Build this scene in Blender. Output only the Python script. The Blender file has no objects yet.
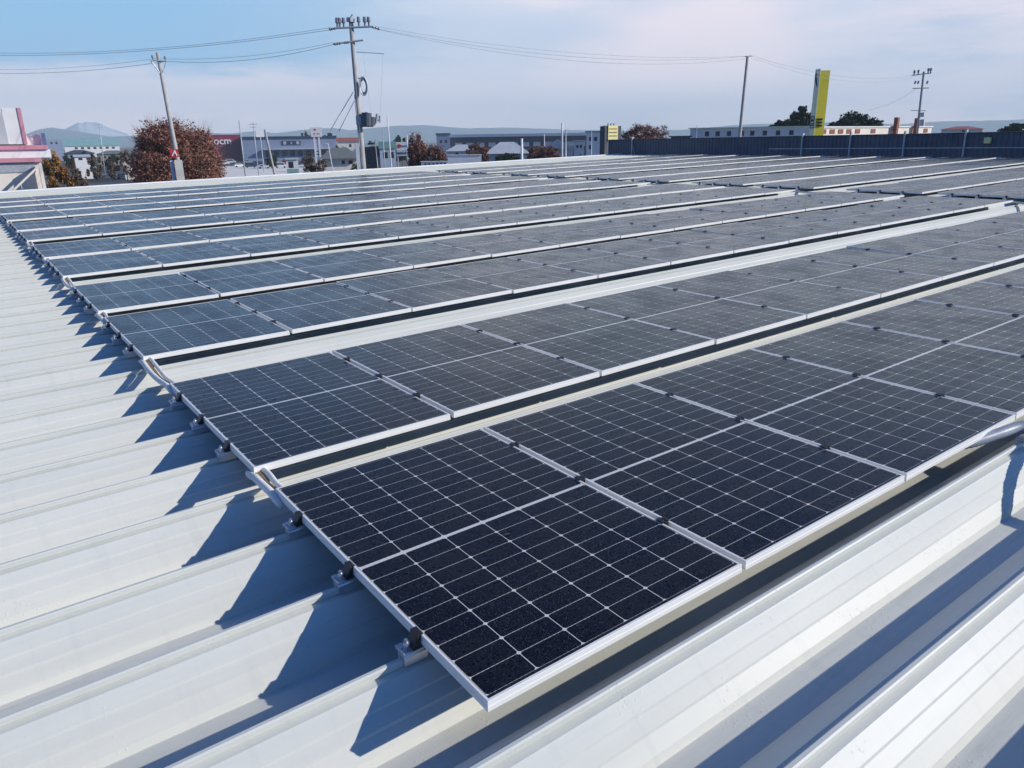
import bpy, bmesh, math, random
from mathutils import Matrix, Vector, noise

random.seed(7)
scene = bpy.context.scene
COL = scene.collection
rad = math.radians

# ------------------------------------------------------------------ camera
# Roof frame: x along the ribs, y away across the ribs, z up from the panel tops.
# The roof rises gently along x; ROOF turns roof coordinates into the level world.
SLOPE = rad(1.2)
ROOF = Matrix(((math.cos(SLOPE), 0, -math.sin(SLOPE), 0), (0, 1, 0, 0),
               (math.sin(SLOPE), 0, math.cos(SLOPE), 0), (0, 0, 0, 1)))
FOCAL = 750.29
rx, ry, rz = 1.243053, 0.030418, -0.633475
RC = (Matrix.Rotation(rz, 4, 'Z') @ Matrix.Rotation(ry, 4, 'Y') @ Matrix.Rotation(rx, 4, 'X'))
CAMW = ROOF @ Matrix.Translation((-0.92587, -1.45704, 1.53374)) @ RC
cam_data = bpy.data.cameras.new('camera')
cam_data.sensor_width = 36.0
cam_data.lens = FOCAL / 1024 * 36
cam_data.clip_start = 0.05
cam_data.clip_end = 40000
cam = bpy.data.objects.new('camera', cam_data)
COL.objects.link(cam)
cam.matrix_world = CAMW
scene.camera = cam
CAM = CAMW.translation.copy()
CROT = CAMW.to_3x3()
GROUND = -7.5

# ------------------------------------------------------------------ sun and sky
to_sun = (ROOF.to_3x3() @ Vector((1.68, -1.42, 1.0))).normalized()
SUN_EL = math.asin(to_sun.z)
SUN_ROT = math.atan2(to_sun.x, to_sun.y)
sun_data = bpy.data.lights.new('sun', 'SUN')
sun_data.energy = 4.7
sun_data.angle = rad(0.5)
sun_data.color = (1.0, 0.94, 0.85)
sun = bpy.data.objects.new('sun', sun_data)
COL.objects.link(sun)
sun.rotation_euler = (-to_sun).to_track_quat('-Z', 'Y').to_euler()
sun.location = (30, -30, 40)


class Nodes:
    """small helper for node trees"""
    def __init__(self, tree):
        self.t = tree

    def n(self, kind, **kw):
        nd = self.t.nodes.new(kind)
        for k, v in kw.items():
            setattr(nd, k, v)
        return nd

    def link(self, a, b):
        self.t.links.new(a, b)

    def put(self, sock, v):
        if hasattr(v, 'is_linked') or isinstance(v, bpy.types.NodeSocket):
            self.link(v, sock)
        else:
            sock.default_value = v

    def math(self, op, a, b=0.0, c=None, clamp=False):
        nd = self.n('ShaderNodeMath', operation=op, use_clamp=clamp)
        self.put(nd.inputs[0], a)
        self.put(nd.inputs[1], b)
        if c is not None:
            self.put(nd.inputs[2], c)
        return nd.outputs[0]

    def step(self, v, lo, hi):
        nd = self.n('ShaderNodeMapRange', interpolation_type='SMOOTHSTEP')
        self.put(nd.inputs[0], v)
        nd.inputs[1].default_value = lo
        nd.inputs[2].default_value = hi
        return nd.outputs[0]

    def mix(self, f, a, b, blend='MIX'):
        nd = self.n('ShaderNodeMix', data_type='RGBA', blend_type=blend)
        self.put(nd.inputs[0], f)
        self.put(nd.inputs[6], a if not isinstance(a, tuple) else (*a, 1)[:4])
        self.put(nd.inputs[7], b if not isinstance(b, tuple) else (*b, 1)[:4])
        return nd.outputs[2]

    def noise(self, vec, scale, detail=3.0, rough=0.55):
        nd = self.n('ShaderNodeTexNoise')
        if vec is not None:
            self.link(vec, nd.inputs['Vector'])
        nd.inputs['Scale'].default_value = scale
        nd.inputs['Detail'].default_value = detail
        nd.inputs['Roughness'].default_value = rough
        return nd.outputs['Fac']

    def mapping(self, vec, scale=(1, 1, 1), loc=(0, 0, 0)):
        nd = self.n('ShaderNodeMapping')
        self.link(vec, nd.inputs['Vector'])
        nd.inputs['Scale'].default_value = scale
        nd.inputs['Location'].default_value = loc
        return nd.outputs[0]


world = bpy.data.worlds.new('World')
scene.world = world
world.use_nodes = True
wt = world.node_tree
for nd in list(wt.nodes):
    wt.nodes.remove(nd)
N = Nodes(wt)
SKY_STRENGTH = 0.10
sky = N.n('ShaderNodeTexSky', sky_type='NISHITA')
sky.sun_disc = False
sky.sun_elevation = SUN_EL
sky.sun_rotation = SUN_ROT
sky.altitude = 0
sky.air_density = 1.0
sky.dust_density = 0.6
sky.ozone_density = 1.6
tc = N.n('ShaderNodeTexCoord')
sep = N.n('ShaderNodeSeparateXYZ')
N.link(tc.outputs['Generated'], sep.inputs[0])
zz = sep.outputs[2]
# cloud bank along the horizon: streaky noise in direction space, clear deep blue higher up
v1 = N.mapping(tc.outputs['Generated'], (3.2, 3.2, 15.0), (1.3, 0.4, 0.2))
v2 = N.mapping(tc.outputs['Generated'], (9.0, 9.0, 60.0), (0.3, 2.4, 0.7))
c1 = N.noise(v1, 1.0, 5.0, 0.6)
c2 = N.noise(v2, 1.0, 5.0, 0.6)
c3 = N.noise(N.mapping(tc.outputs['Generated'], (2.2, 2.2, 9.0), (4.1, 1.7, 3.3)), 1.0, 3.0, 0.5)
cl = N.math('ADD', N.math('MULTIPLY', c1, 0.72), N.math('MULTIPLY', c2, 0.28))
# the bluest clear patch lies over the north west (left of the view)
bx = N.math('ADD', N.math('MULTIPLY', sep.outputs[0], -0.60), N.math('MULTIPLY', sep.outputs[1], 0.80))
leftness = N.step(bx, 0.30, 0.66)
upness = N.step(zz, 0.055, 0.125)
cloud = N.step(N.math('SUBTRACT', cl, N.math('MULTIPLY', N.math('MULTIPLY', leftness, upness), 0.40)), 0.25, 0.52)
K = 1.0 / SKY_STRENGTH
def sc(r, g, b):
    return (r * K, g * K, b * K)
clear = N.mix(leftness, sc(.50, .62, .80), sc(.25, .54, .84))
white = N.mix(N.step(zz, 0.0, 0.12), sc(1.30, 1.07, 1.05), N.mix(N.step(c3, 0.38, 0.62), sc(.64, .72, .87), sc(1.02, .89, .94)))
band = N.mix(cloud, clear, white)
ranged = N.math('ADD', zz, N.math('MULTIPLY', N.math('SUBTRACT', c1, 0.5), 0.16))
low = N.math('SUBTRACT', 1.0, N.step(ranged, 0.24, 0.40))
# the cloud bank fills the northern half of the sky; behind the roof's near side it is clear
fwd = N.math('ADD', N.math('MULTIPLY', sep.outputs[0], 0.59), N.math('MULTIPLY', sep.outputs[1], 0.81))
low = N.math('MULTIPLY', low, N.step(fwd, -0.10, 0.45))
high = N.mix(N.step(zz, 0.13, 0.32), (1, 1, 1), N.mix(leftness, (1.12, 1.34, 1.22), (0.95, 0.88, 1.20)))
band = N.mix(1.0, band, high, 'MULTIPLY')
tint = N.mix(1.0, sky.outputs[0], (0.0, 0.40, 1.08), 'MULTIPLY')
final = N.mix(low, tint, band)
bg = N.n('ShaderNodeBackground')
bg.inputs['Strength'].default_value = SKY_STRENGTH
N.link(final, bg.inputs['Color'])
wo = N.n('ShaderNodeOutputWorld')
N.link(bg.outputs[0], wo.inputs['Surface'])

scene.render.engine = 'CYCLES'
scene.view_settings.view_transform = 'Standard'
scene.view_settings.look = 'None'
scene.view_settings.exposure = 0.12
scene.view_settings.gamma = 1.0
scene.cycles.max_bounces = 6
scene.cycles.volume_bounces = 1
scene.cycles.transparent_max_bounces = 6

# ------------------------------------------------------------------ helpers
def pixel_dir(u, v):
    """world direction through a point of the photograph, scaled to horizontal length 1"""
    d = CROT @ Vector(((u - 512) / FOCAL, -(v - 384) / FOCAL, -1))
    return d / math.hypot(d.x, d.y)


def at(u, v, dist):
    return CAM + pixel_dir(u, v) * dist


def on_ground(u, v, z=GROUND):
    d = pixel_dir(u, v)
    return CAM + d * ((z - CAM.z) / d.z)


def horizon_v(u):
    lo, hi = 60.0, 240.0
    for _ in range(40):
        m = (lo + hi) / 2
        if pixel_dir(u, m).z > 0:
            lo = m
        else:
            hi = m
    return lo


class MB:
    def __init__(self):
        self.v = []
        self.f = []
        self.m = []

    def add(self, verts, faces, mi=0):
        b = len(self.v)
        self.v += [tuple(p) for p in verts]
        self.f += [tuple(b + i for i in f) for f in faces]
        self.m += [mi] * len(faces)
        return self

    def box(self, x0, x1, y0, y1, z0, z1, mi=0):
        return self.add([(x0, y0, z0), (x1, y0, z0), (x1, y1, z0), (x0, y1, z0), (x0, y0, z1), (x1, y0, z1), (x1, y1, z1), (x0, y1, z1)],
                        [(0, 3, 2, 1), (4, 5, 6, 7), (0, 1, 5, 4), (1, 2, 6, 5), (2, 3, 7, 6), (3, 0, 4, 7)], mi)

    def prism(self, poly, axis, a, b, mi=0):
        """poly: 2D outline, extruded along axis from a to b"""
        def p3(p, t):
            return {'x': (t, p[0], p[1]), 'y': (p[0], t, p[1]), 'z': (p[0], p[1], t)}[axis]
        n = len(poly)
        vs = [p3(p, a) for p in poly] + [p3(p, b) for p in poly]
        fs = [tuple(range(n))[::-1], tuple(range(n, 2 * n))]
        fs += [(i, (i + 1) % n, n + (i + 1) % n, n + i) for i in range(n)]
        return self.add(vs, fs, mi)

    def tube(self, pts, r, n=8, mi=0, cap=True):
        pts = [Vector(p) for p in pts]
        rs = r if isinstance(r, (list, tuple)) else [r] * len(pts)
        vs, fs = [], []
        for i, p in enumerate(pts):
            d = (pts[min(i + 1, len(pts) - 1)] - pts[max(i - 1, 0)])
            d = d.normalized() if d.length > 1e-9 else Vector((0, 0, 1))
            a = d.cross(Vector((0, 0, 1)))
            if a.length < 0.05:
                a = d.cross(Vector((0, 1, 0)))
            a.normalize()
            c = d.cross(a)
            for k in range(n):
                t = 2 * math.pi * k / n
                vs.append(p + (a * math.cos(t) + c * math.sin(t)) * rs[i])
        for i in range(len(pts) - 1):
            for k in range(n):
                fs.append((i * n + k, i * n + (k + 1) % n, (i + 1) * n + (k + 1) % n, (i + 1) * n + k))
        if cap:
            fs.append(tuple(range(n)))
            fs.append(tuple(range((len(pts) - 1) * n, len(pts) * n))[::-1])
        return self.add(vs, fs, mi)

    def build(self, name, mat, parent=None, smooth=False, bevel=0.0):
        me = bpy.data.meshes.new(name)
        me.from_pydata(self.v, [], self.f)
        for m in (mat if isinstance(mat, list) else [mat]):
            me.materials.append(m)
        if any(self.m):
            me.polygons.foreach_set('material_index', self.m)
        bm = bmesh.new()
        bm.from_mesh(me)
        bmesh.ops.recalc_face_normals(bm, faces=bm.faces)
        if bevel:
            bmesh.ops.bevel(bm, geom=[e for e in bm.edges if e.calc_face_angle(0) > 0.5], offset=bevel, segments=2, affect='EDGES', profile=0.7)
        bm.to_mesh(me)
        bm.free()
        if smooth:
            me.polygons.foreach_set('use_smooth', [True] * len(me.polygons))
        me.update()
        o = bpy.data.objects.new(name, me)
        COL.objects.link(o)
        if parent:
            o.parent = parent
        return o


def tag(o, label=None, cat=None, group=None, kind=None):
    if label: o['label'] = label
    if cat: o['category'] = cat
    if group: o['group'] = group
    if kind: o['kind'] = kind
    return o


def empty(name, loc=(0, 0, 0), rz=0.0, label=None, cat=None, group=None):
    o = bpy.data.objects.new(name, None)
    o.empty_display_size = 0.2
    COL.objects.link(o)
    o.location = loc
    o.rotation_euler = (0, 0, rz)
    return tag(o, label, cat, group)


CHILDREN = {}
def children(o):
    return list(o.children)


def copy_tree(o, parent=None, label=None):
    c = o.copy()
    COL.objects.link(c)
    c.parent = parent
    if label: c['label'] = label
    for ch in children(o):
        copy_tree(ch, c)
    return c


def on_roof(o, x, y, z=0.0, rzz=0.0):
    o.matrix_world = ROOF @ Matrix.Translation((x, y, z)) @ Matrix.Rotation(rzz, 4, 'Z')


ORD = ['zeroth', 'first', 'second', 'third', 'fourth', 'fifth', 'sixth', 'seventh', 'eighth', 'ninth', 'tenth', 'eleventh', 'twelfth', 'thirteenth', 'fourteenth', 'fifteenth']

# ------------------------------------------------------------------ materials
def plain(name, col, rough=0.6, metal=0.0, var=0.12, scale=3.0, bump=0.0, spec=0.5):
    m = bpy.data.materials.new(name)
    m.use_nodes = True
    Q = Nodes(m.node_tree)
    b = m.node_tree.nodes['Principled BSDF']
    tc = Q.n('ShaderNodeTexCoord')
    nz = Q.noise(tc.outputs['Object'], scale, 4.0, 0.6)
    lo = tuple(max(0, c * (1 - var)) for c in col)
    hi = tuple(min(1, c * (1 + var)) for c in col)
    Q.link(Q.mix(Q.step(nz, 0.3, 0.7), lo, hi), b.inputs['Base Color'])
    b.inputs['Roughness'].default_value = rough
    b.inputs['Metallic'].default_value = metal
    b.inputs['Specular IOR Level'].default_value = spec
    if bump:
        bp = Q.n('ShaderNodeBump')
        bp.inputs['Strength'].default_value = bump
        Q.link(nz, bp.inputs['Height'])
        Q.link(bp.outputs[0], b.inputs['Normal'])
    return m


def roof_material():
    m = bpy.data.materials.new('painted_folded_steel')
    m.use_nodes = True
    Q = Nodes(m.node_tree)
    b = m.node_tree.nodes['Principled BSDF']
    tc = Q.n('ShaderNodeTexCoord')
    ob = tc.outputs['Object']
    streak = Q.noise(Q.mapping(ob, (0.5, 9, 4)), 1.0, 5, 0.6)
    fine = Q.noise(Q.mapping(ob, (2.2, 45, 20)), 1.0, 4, 0.6)
    base = Q.mix(Q.step(streak, 0.3, 0.72), (0.60, 0.612, 0.56), (0.67, 0.672, 0.612))
    base = Q.mix(Q.math('MULTIPLY', Q.step(fine, 0.5, 0.8), 0.22), base, (0.52, 0.55, 0.55))
    # grime settled in the valleys, with a broken outline
    sp = Q.n('ShaderNodeSeparateXYZ')
    Q.link(ob, sp.inputs[0])
    valley = Q.math('SUBTRACT', 1.0, Q.step(sp.outputs[2], -0.249, -0.228))
    gr = Q.step(Q.noise(Q.mapping(ob, (1.6, 22, 1)), 1.0, 6, 0.7), 0.52, 0.78)
    base = Q.mix(Q.math('MULTIPLY', Q.math('MULTIPLY', valley, gr), 0.55), base, (0.36, 0.40, 0.39))
    drip = Q.noise(Q.mapping(ob, (14, 0.9, 1.5)), 1.0, 4, 0.65)
    base = Q.mix(Q.math('MULTIPLY', Q.step(drip, 0.54, 0.74), 0.16), base, (0.44, 0.46, 0.44))
    spots = Q.noise(ob, 9.0, 5, 0.7)
    base = Q.mix(Q.math('MULTIPLY', Q.step(spots, 0.60, 0.72), 0.18), base, (0.46, 0.47, 0.44))
    Q.link(base, b.inputs['Base Color'])
    b.inputs['Roughness'].default_value = 0.42
    b.inputs['Specular IOR Level'].default_value = 0.17
    rg = Q.math('ADD', 0.33, Q.math('MULTIPLY', streak, 0.2))
    Q.link(rg, b.inputs['Roughness'])
    # rain beads
    vo = Q.n('ShaderNodeTexVoronoi', feature='F1')
    Q.link(ob, vo.inputs['Vector'])
    vo.inputs['Scale'].default_value = 55
    drop = Q.math('SUBTRACT', 1.0, Q.step(vo.outputs['Distance'], 0.10, 0.28))
    sparse = Q.step(Q.noise(ob, 3.0, 3), 0.52, 0.66)
    h = Q.math('ADD', Q.math('MULTIPLY', drop, sparse), Q.math('MULTIPLY', fine, 0.07))
    h = Q.math('ADD', h, Q.math('MULTIPLY', Q.noise(Q.mapping(ob, (1.1, 3.0, 1)), 1.0, 2), 9.0))
    bp = Q.n('ShaderNodeBump')
    bp.inputs['Strength'].default_value = 0.35
    bp.inputs['Distance'].default_value = 0.002
    Q.link(h, bp.inputs['Height'])
    Q.link(bp.outputs[0], b.inputs['Normal'])
    return m


PW, PL = 1.134, 1.722


def cell_material():
    m = bpy.data.materials.new('solar_cells_under_glass')
    m.use_nodes = True
    Q = Nodes(m.node_tree)
    b = m.node_tree.nodes['Principled BSDF']
    tc = Q.n('ShaderNodeTexCoord')
    ob = tc.outputs['Object']
    sp = Q.n('ShaderNodeSeparateXYZ')
    Q.link(ob, sp.inputs[0])
    x, y = sp.outputs[0], sp.outputs[1]
    # columns: six of 0.182 + 0.003
    px = 0.1845
    cx0 = (PW - 6 * px) / 2
    fx = Q.math('FRACT', Q.math('DIVIDE', Q.math('SUBTRACT', x, cx0), px))
    dx = Q.math('MULTIPLY', Q.math('MINIMUM', fx, Q.math('SUBTRACT', 1.0, fx)), px)   # distance to column gap
    # rows: nine of 0.0915 in each half, mirrored about the middle gap
    py = 0.0920
    ya = Q.math('ABSOLUTE', Q.math('SUBTRACT', y, PL / 2))
    yy = Q.math('SUBTRACT', ya, 0.0085)
    fy = Q.math('FRACT', Q.math('DIVIDE', yy, py))
    dy = Q.math('MULTIPLY', Q.math('MINIMUM', fy, Q.math('SUBTRACT', 1.0, fy)), py)
    col_line = Q.math('LESS_THAN', dx, 0.0014)
    row_line = Q.math('LESS_THAN', dy, 0.0010)
    mid_line = Q.math('LESS_THAN', ya, 0.0072)
    dia = Q.math('LESS_THAN', Q.math('ADD', dx, dy), 0.0098)
    edge_x = Q.math('GREATER_THAN', Q.math('ABSOLUTE', Q.math('SUBTRACT', x, PW / 2)), 3 * px)
    edge_y = Q.math('GREATER_THAN', yy, 9 * py)
    edge = Q.math('MAXIMUM', edge_x, edge_y)
    # the row gaps look dashed where the wires cross them
    fw = Q.math('FRACT', Q.math('DIVIDE', Q.math('SUBTRACT', x, cx0), px / 10))
    dash = Q.math('ADD', 0.60, Q.math('MULTIPLY', Q.math('GREATER_THAN', fw, 0.30), 0.40))
    rowm = Q.math('MULTIPLY', row_line, dash)
    busm = Q.math('MULTIPLY', Q.math('LESS_THAN', fw, 0.05), 0.02)
    mask = Q.math('MAXIMUM', Q.math('MAXIMUM', col_line, Q.math('MAXIMUM', mid_line, dia)), Q.math('MAXIMUM', rowm, busm))
    oi = Q.n('ShaderNodeObjectInfo')
    # per-cell tone, a touch of brown or blue
    cid = Q.n('ShaderNodeCombineXYZ')
    Q.put(cid.inputs[0], Q.math('FLOOR', Q.math('DIVIDE', Q.math('SUBTRACT', x, cx0), px)))
    Q.put(cid.inputs[1], Q.math('FLOOR', Q.math('DIVIDE', y, py)))
    Q.put(cid.inputs[2], Q.math('MULTIPLY', oi.outputs['Random'], 50.0))
    wn = Q.n('ShaderNodeTexWhiteNoise', noise_dimensions='3D')
    Q.link(cid.outputs[0], wn.inputs['Vector'])
    cell = Q.mix(wn.outputs['Value'], (0.0040, 0.0034, 0.0060), (0.0080, 0.0062, 0.0072))
    tonep = Q.mix(oi.outputs['Random'], (0.75, 0.8, 1.0), (1.2, 1.1, 1.0))
    cell = Q.mix(1.0, cell, tonep, 'MULTIPLY')
    colr = Q.mix(mask, cell, (0.72, 0.70, 0.66))
    colr = Q.mix(edge, colr, (0.012, 0.012, 0.016))
    # dried drop rings and dust
    off = Q.n('ShaderNodeVectorMath', operation='ADD')
    sh = Q.n('ShaderNodeCombineXYZ')
    Q.put(sh.inputs[0], Q.math('MULTIPLY', oi.outputs['Random'], 37.0))
    Q.put(sh.inputs[1], Q.math('MULTIPLY', oi.outputs['Random'], 91.0))
    Q.link(ob, off.inputs[0])
    Q.link(sh.outputs[0], off.inputs[1])
    ov = off.outputs[0]
    ring = Q.n('ShaderNodeTexVoronoi', feature='F1')
    Q.link(ov, ring.inputs['Vector'])
    ring.inputs['Scale'].default_value = 7.5
    rd = Q.math('ABSOLUTE', Q.math('SUBTRACT', ring.outputs['Distance'], 0.085))
    rsel = Q.n('ShaderNodeSeparateColor')
    Q.link(ring.outputs['Color'], rsel.inputs[0])
    rm = Q.math('MULTIPLY', Q.math('SUBTRACT', 1.0, Q.step(rd, 0.008, 0.03)), Q.math('GREATER_THAN', rsel.outputs[0], 0.6))
    colr = Q.mix(Q.math('MULTIPLY', rm, 0.08), colr, (0.20, 0.20, 0.22))
    # fine beads of rain in the bump; their glints are painted pale into the colour
    vo = Q.n('ShaderNodeTexVoronoi', feature='F1')
    Q.link(ov, vo.inputs['Vector'])
    vo.inputs['Scale'].default_value = 175
    vsel = Q.n('ShaderNodeSeparateColor')
    Q.link(vo.outputs['Color'], vsel.inputs[0])
    bead = Q.math('MULTIPLY', Q.math('SUBTRACT', 1.0, Q.step(vo.outputs['Distance'], 0.12, 0.36)), Q.math('GREATER_THAN', vsel.outputs[0], 0.35))
    glint = Q.math('MULTIPLY', Q.math('SUBTRACT', 1.0, Q.step(vo.outputs['Distance'], 0.10, 0.26)), Q.math('GREATER_THAN', vsel.outputs[1], 0.60))
    colr = Q.mix(Q.math('MULTIPLY', glint, 0.24), colr, (0.62, 0.62, 0.66))
    # larger standing drops
    vb = Q.n('ShaderNodeTexVoronoi', feature='F1')
    Q.link(Q.mapping(ov, (6, 10, 6)), vb.inputs['Vector'])
    vb.inputs['Scale'].default_value = 1.0
    vbs = Q.n('ShaderNodeSeparateColor')
    Q.link(vb.outputs['Color'], vbs.inputs[0])
    blob = Q.math('MULTIPLY', Q.math('SUBTRACT', 1.0, Q.step(vb.outputs['Distance'], 0.06, 0.15)), Q.math('GREATER_THAN', vbs.outputs[0], 0.80))
    Q.link(colr, b.inputs['Base Color'])
    b.inputs['Roughness'].default_value = 0.16
    b.inputs['IOR'].default_value = 1.48
    b.inputs['Specular Tint'].default_value = (1.0, 0.90, 0.80, 1)
    wet = Q.noise(ov, 2.4, 3, 0.6)
    Q.link(Q.math('ADD', 0.22, Q.math('MULTIPLY', Q.step(wet, 0.35, 0.7), 0.10)), b.inputs['Roughness'])
    # rain drops a few millimetres across, too curved to mirror the low sky
    vd = Q.n('ShaderNodeTexVoronoi', feature='F1')
    Q.link(ov, vd.inputs['Vector'])
    vd.inputs['Scale'].default_value = 62
    vds = Q.n('ShaderNodeSeparateColor')
    Q.link(vd.outputs['Color'], vds.inputs[0])
    drad = Q.math('ADD', 0.12, Q.math('MULTIPLY', vds.outputs[1], 0.30))
    dshape = Q.math('MULTIPLY', Q.math('LESS_THAN', vd.outputs['Distance'], drad), Q.math('GREATER_THAN', vds.outputs[0], 0.30))
    drops = Q.math('MAXIMUM', dshape, Q.math('GREATER_THAN', blob, 0.4))
    Q.link(Q.math('SUBTRACT', 0.5, Q.math('MULTIPLY', drops, 0.36)), b.inputs['Specular IOR Level'])
    h = Q.math('ADD', bead, Q.math('ADD', Q.math('MULTIPLY', blob, 4.0), Q.math('MULTIPLY', dshape, 1.5)))
    bp = Q.n('ShaderNodeBump')
    bp.inputs['Strength'].default_value = 0.36
    bp.inputs['Distance'].default_value = 0.0014
    Q.link(h, bp.inputs['Height'])
    Q.link(bp.outputs[0], b.inputs['Normal'])
    return m


def leaf_material(name, a, bcol, c):
    m = bpy.data.materials.new(name)
    m.use_nodes = True
    Q = Nodes(m.node_tree)
    b = m.node_tree.nodes['Principled BSDF']
    ge = Q.n('ShaderNodeNewGeometry')
    tc = Q.n('ShaderNodeTexCoord')
    r = ge.outputs['Random Per Island']
    col = Q.mix(r, a, bcol)
    col = Q.mix(Q.step(Q.noise(tc.outputs['Object'], 0.9, 3), 0.45, 0.62), col, c)
    Q.link(col, b.inputs['Base Color'])
    b.inputs['Roughness'].default_value = 0.75
    b.inputs['Specular IOR Level'].default_value = 0.15
    return m


def ground_material():
    m = bpy.data.materials.new('town_ground')
    m.use_nodes = True
    Q = Nodes(m.node_tree)
    b = m.node_tree.nodes['Principled BSDF']
    tc = Q.n('ShaderNodeTexCoord')
    ob = tc.outputs['Object']
    n1 = Q.noise(ob, 0.02, 5)
    n2 = Q.noise(ob, 0.25, 5)
    col = Q.mix(Q.step(n1, 0.42, 0.6), (0.075, 0.075, 0.078), (0.12, 0.105, 0.06))
    col = Q.mix(Q.math('MULTIPLY', n2, 0.6), col, (0.17, 0.15, 0.12))
    Q.link(col, b.inputs['Base Color'])
    b.inputs['Roughness'].default_value = 0.9
    return m


M = {
    'roof': roof_material(),
    'cells': cell_material(),
    'ground': ground_material(),
    'frame': plain('anodised_frame', (0.84, 0.82, 0.77), 0.42, 0.0, 0.04, 2.0),
    'back': plain('panel_backsheet', (0.5, 0.5, 0.5), 0.6),
    'alu': plain('bare_aluminium', (0.78, 0.79, 0.82), 0.28, 0.85, 0.08, 20),
    'black': plain('black_anodised', (0.018, 0.018, 0.022), 0.45, 0.0, 0.1, 20),
    'steel': plain('zinc_bolt', (0.55, 0.55, 0.58), 0.35, 0.8, 0.1, 20),
    'pvc': plain('ivory_conduit', (0.78, 0.76, 0.70), 0.45, 0.0, 0.08, 12),
    'cable': plain('tan_cable', (0.36, 0.25, 0.15), 0.6, 0.0, 0.2, 20),
    'greypipe': plain('grey_flexible_conduit', (0.34, 0.39, 0.43), 0.4, 0.0, 0.1, 12),
    'trim': plain('white_flashing', (0.74, 0.74, 0.73), 0.45, 0.0, 0.06, 1.5),
    'storewall': plain('store_wall', (0.55, 0.55, 0.55), 0.7),
    'screen': plain('slate_blue_sheet', (0.118, 0.122, 0.148), 0.55, 0.0, 0.12, 1.0),
    'galv': plain('galvanised_steel', (0.45, 0.47, 0.50), 0.5, 0.3, 0.12, 8),
    'concrete': plain('pole_concrete', (0.40, 0.39, 0.37), 0.85, 0.0, 0.1, 2.0),
    'lightconc': plain('pale_concrete', (0.72, 0.69, 0.63), 0.9, 0.0, 0.1, 0.2),
    'asphalt': plain('asphalt', (0.055, 0.06, 0.07), 0.9, 0.0, 0.2, 0.3),
    'white': plain('white_paint', (0.78, 0.77, 0.76), 0.55, 0.0, 0.05, 1.0),
    'cream': plain('cream_render', (0.80, 0.73, 0.64), 0.8, 0.0, 0.06, 0.8),
    'pink': plain('pink_band', (0.66, 0.20, 0.30), 0.6, 0.0, 0.08, 1.0),
    'greyblue': plain('grey_blue_cladding', (0.25, 0.30, 0.42), 0.6, 0.0, 0.08, 0.5),
    'navy': plain('navy_band', (0.035, 0.045, 0.10), 0.5),
    'maroon': plain('maroon_panel', (0.24, 0.018, 0.06), 0.55, 0.0, 0.06, 0.5),
    'dark': plain('dark_glass', (0.02, 0.025, 0.035), 0.2),
    'darkroof': plain('dark_slate_roof', (0.055, 0.065, 0.085), 0.6, 0.0, 0.15, 1.0),
    'greyroof': plain('grey_tile_roof', (0.16, 0.175, 0.17), 0.7, 0.0, 0.15, 2.0),
    'paleroof': plain('pale_metal_roof', (0.50, 0.52, 0.54), 0.5, 0.0, 0.08, 1.0),
    'teal': plain('verdigris_roof', (0.22, 0.40, 0.38), 0.6, 0.0, 0.1, 0.6),
    'redroof': plain('red_tile_roof', (0.34, 0.10, 0.08), 0.7, 0.0, 0.15, 1.0),
    'brownred': plain('brick_red_paint', (0.24, 0.07, 0.045), 0.7, 0.0, 0.1, 1.0),
    'yellow': plain('yellow_sign_paint', (0.80, 0.68, 0.03), 0.5, 0.0, 0.05, 0.8),
    'paleyellow': plain('pale_yellow_sign', (0.85, 0.78, 0.34), 0.5, 0.0, 0.05, 0.8),
    'palegreen': plain('pale_sign_side', (0.84, 0.87, 0.60), 0.5, 0.0, 0.05, 0.8),
    'red': plain('red_paint', (0.55, 0.05, 0.06), 0.5),
    'blue': plain('blue_paint', (0.10, 0.20, 0.42), 0.5),
    'lblue': plain('pale_blue_wall', (0.50, 0.57, 0.66), 0.7),
    'porcelain': plain('grey_porcelain', (0.20, 0.21, 0.23), 0.4),
    'darkgrey': plain('dark_grey_enamel', (0.085, 0.10, 0.125), 0.4),
    'drabwall': plain('drab_render', (0.26, 0.23, 0.20), 0.8),
    'wire': plain('overhead_wire', (0.36, 0.37, 0.40), 0.6),
    'tyre': plain('rubber', (0.02, 0.02, 0.02), 0.8),
    'carwhite': plain('white_car_paint', (0.78, 0.78, 0.78), 0.25, 0.0, 0.02),
    'carsilver': plain('silver_car_paint', (0.45, 0.47, 0.50), 0.25, 0.4, 0.02),
    'carblue': plain('dark_blue_car_paint', (0.03, 0.05, 0.12), 0.25, 0.0, 0.02),
    'carred': plain('dark_red_car_paint', (0.28, 0.03, 0.03), 0.25, 0.0, 0.02),
    'bark': plain('bark', (0.12, 0.085, 0.065), 0.9, 0.0, 0.25, 6.0),
    'brownleaf': leaf_material('russet_leaves', (0.235, 0.11, 0.082), (0.36, 0.18, 0.13), (0.19, 0.10, 0.08)),
    'redleaf': leaf_material('dull_red_leaves', (0.19, 0.09, 0.07), (0.28, 0.14, 0.10), (0.15, 0.08, 0.065)),
    'orangeleaf': leaf_material('golden_leaves', (0.45, 0.22, 0.05), (0.30, 0.16, 0.06), (0.22, 0.13, 0.06)),
    'darkleaf': leaf_material('evergreen_leaves', (0.018, 0.040, 0.022), (0.05, 0.075, 0.035), (0.03, 0.045, 0.025)),
    'oliveleaf': leaf_material('olive_leaves', (0.10, 0.12, 0.04), (0.16, 0.15, 0.06), (0.07, 0.08, 0.04)),
    'drableaf': leaf_material('drab_brown_leaves', (0.13, 0.085, 0.06), (0.20, 0.13, 0.09), (0.08, 0.06, 0.05)),
}

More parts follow.
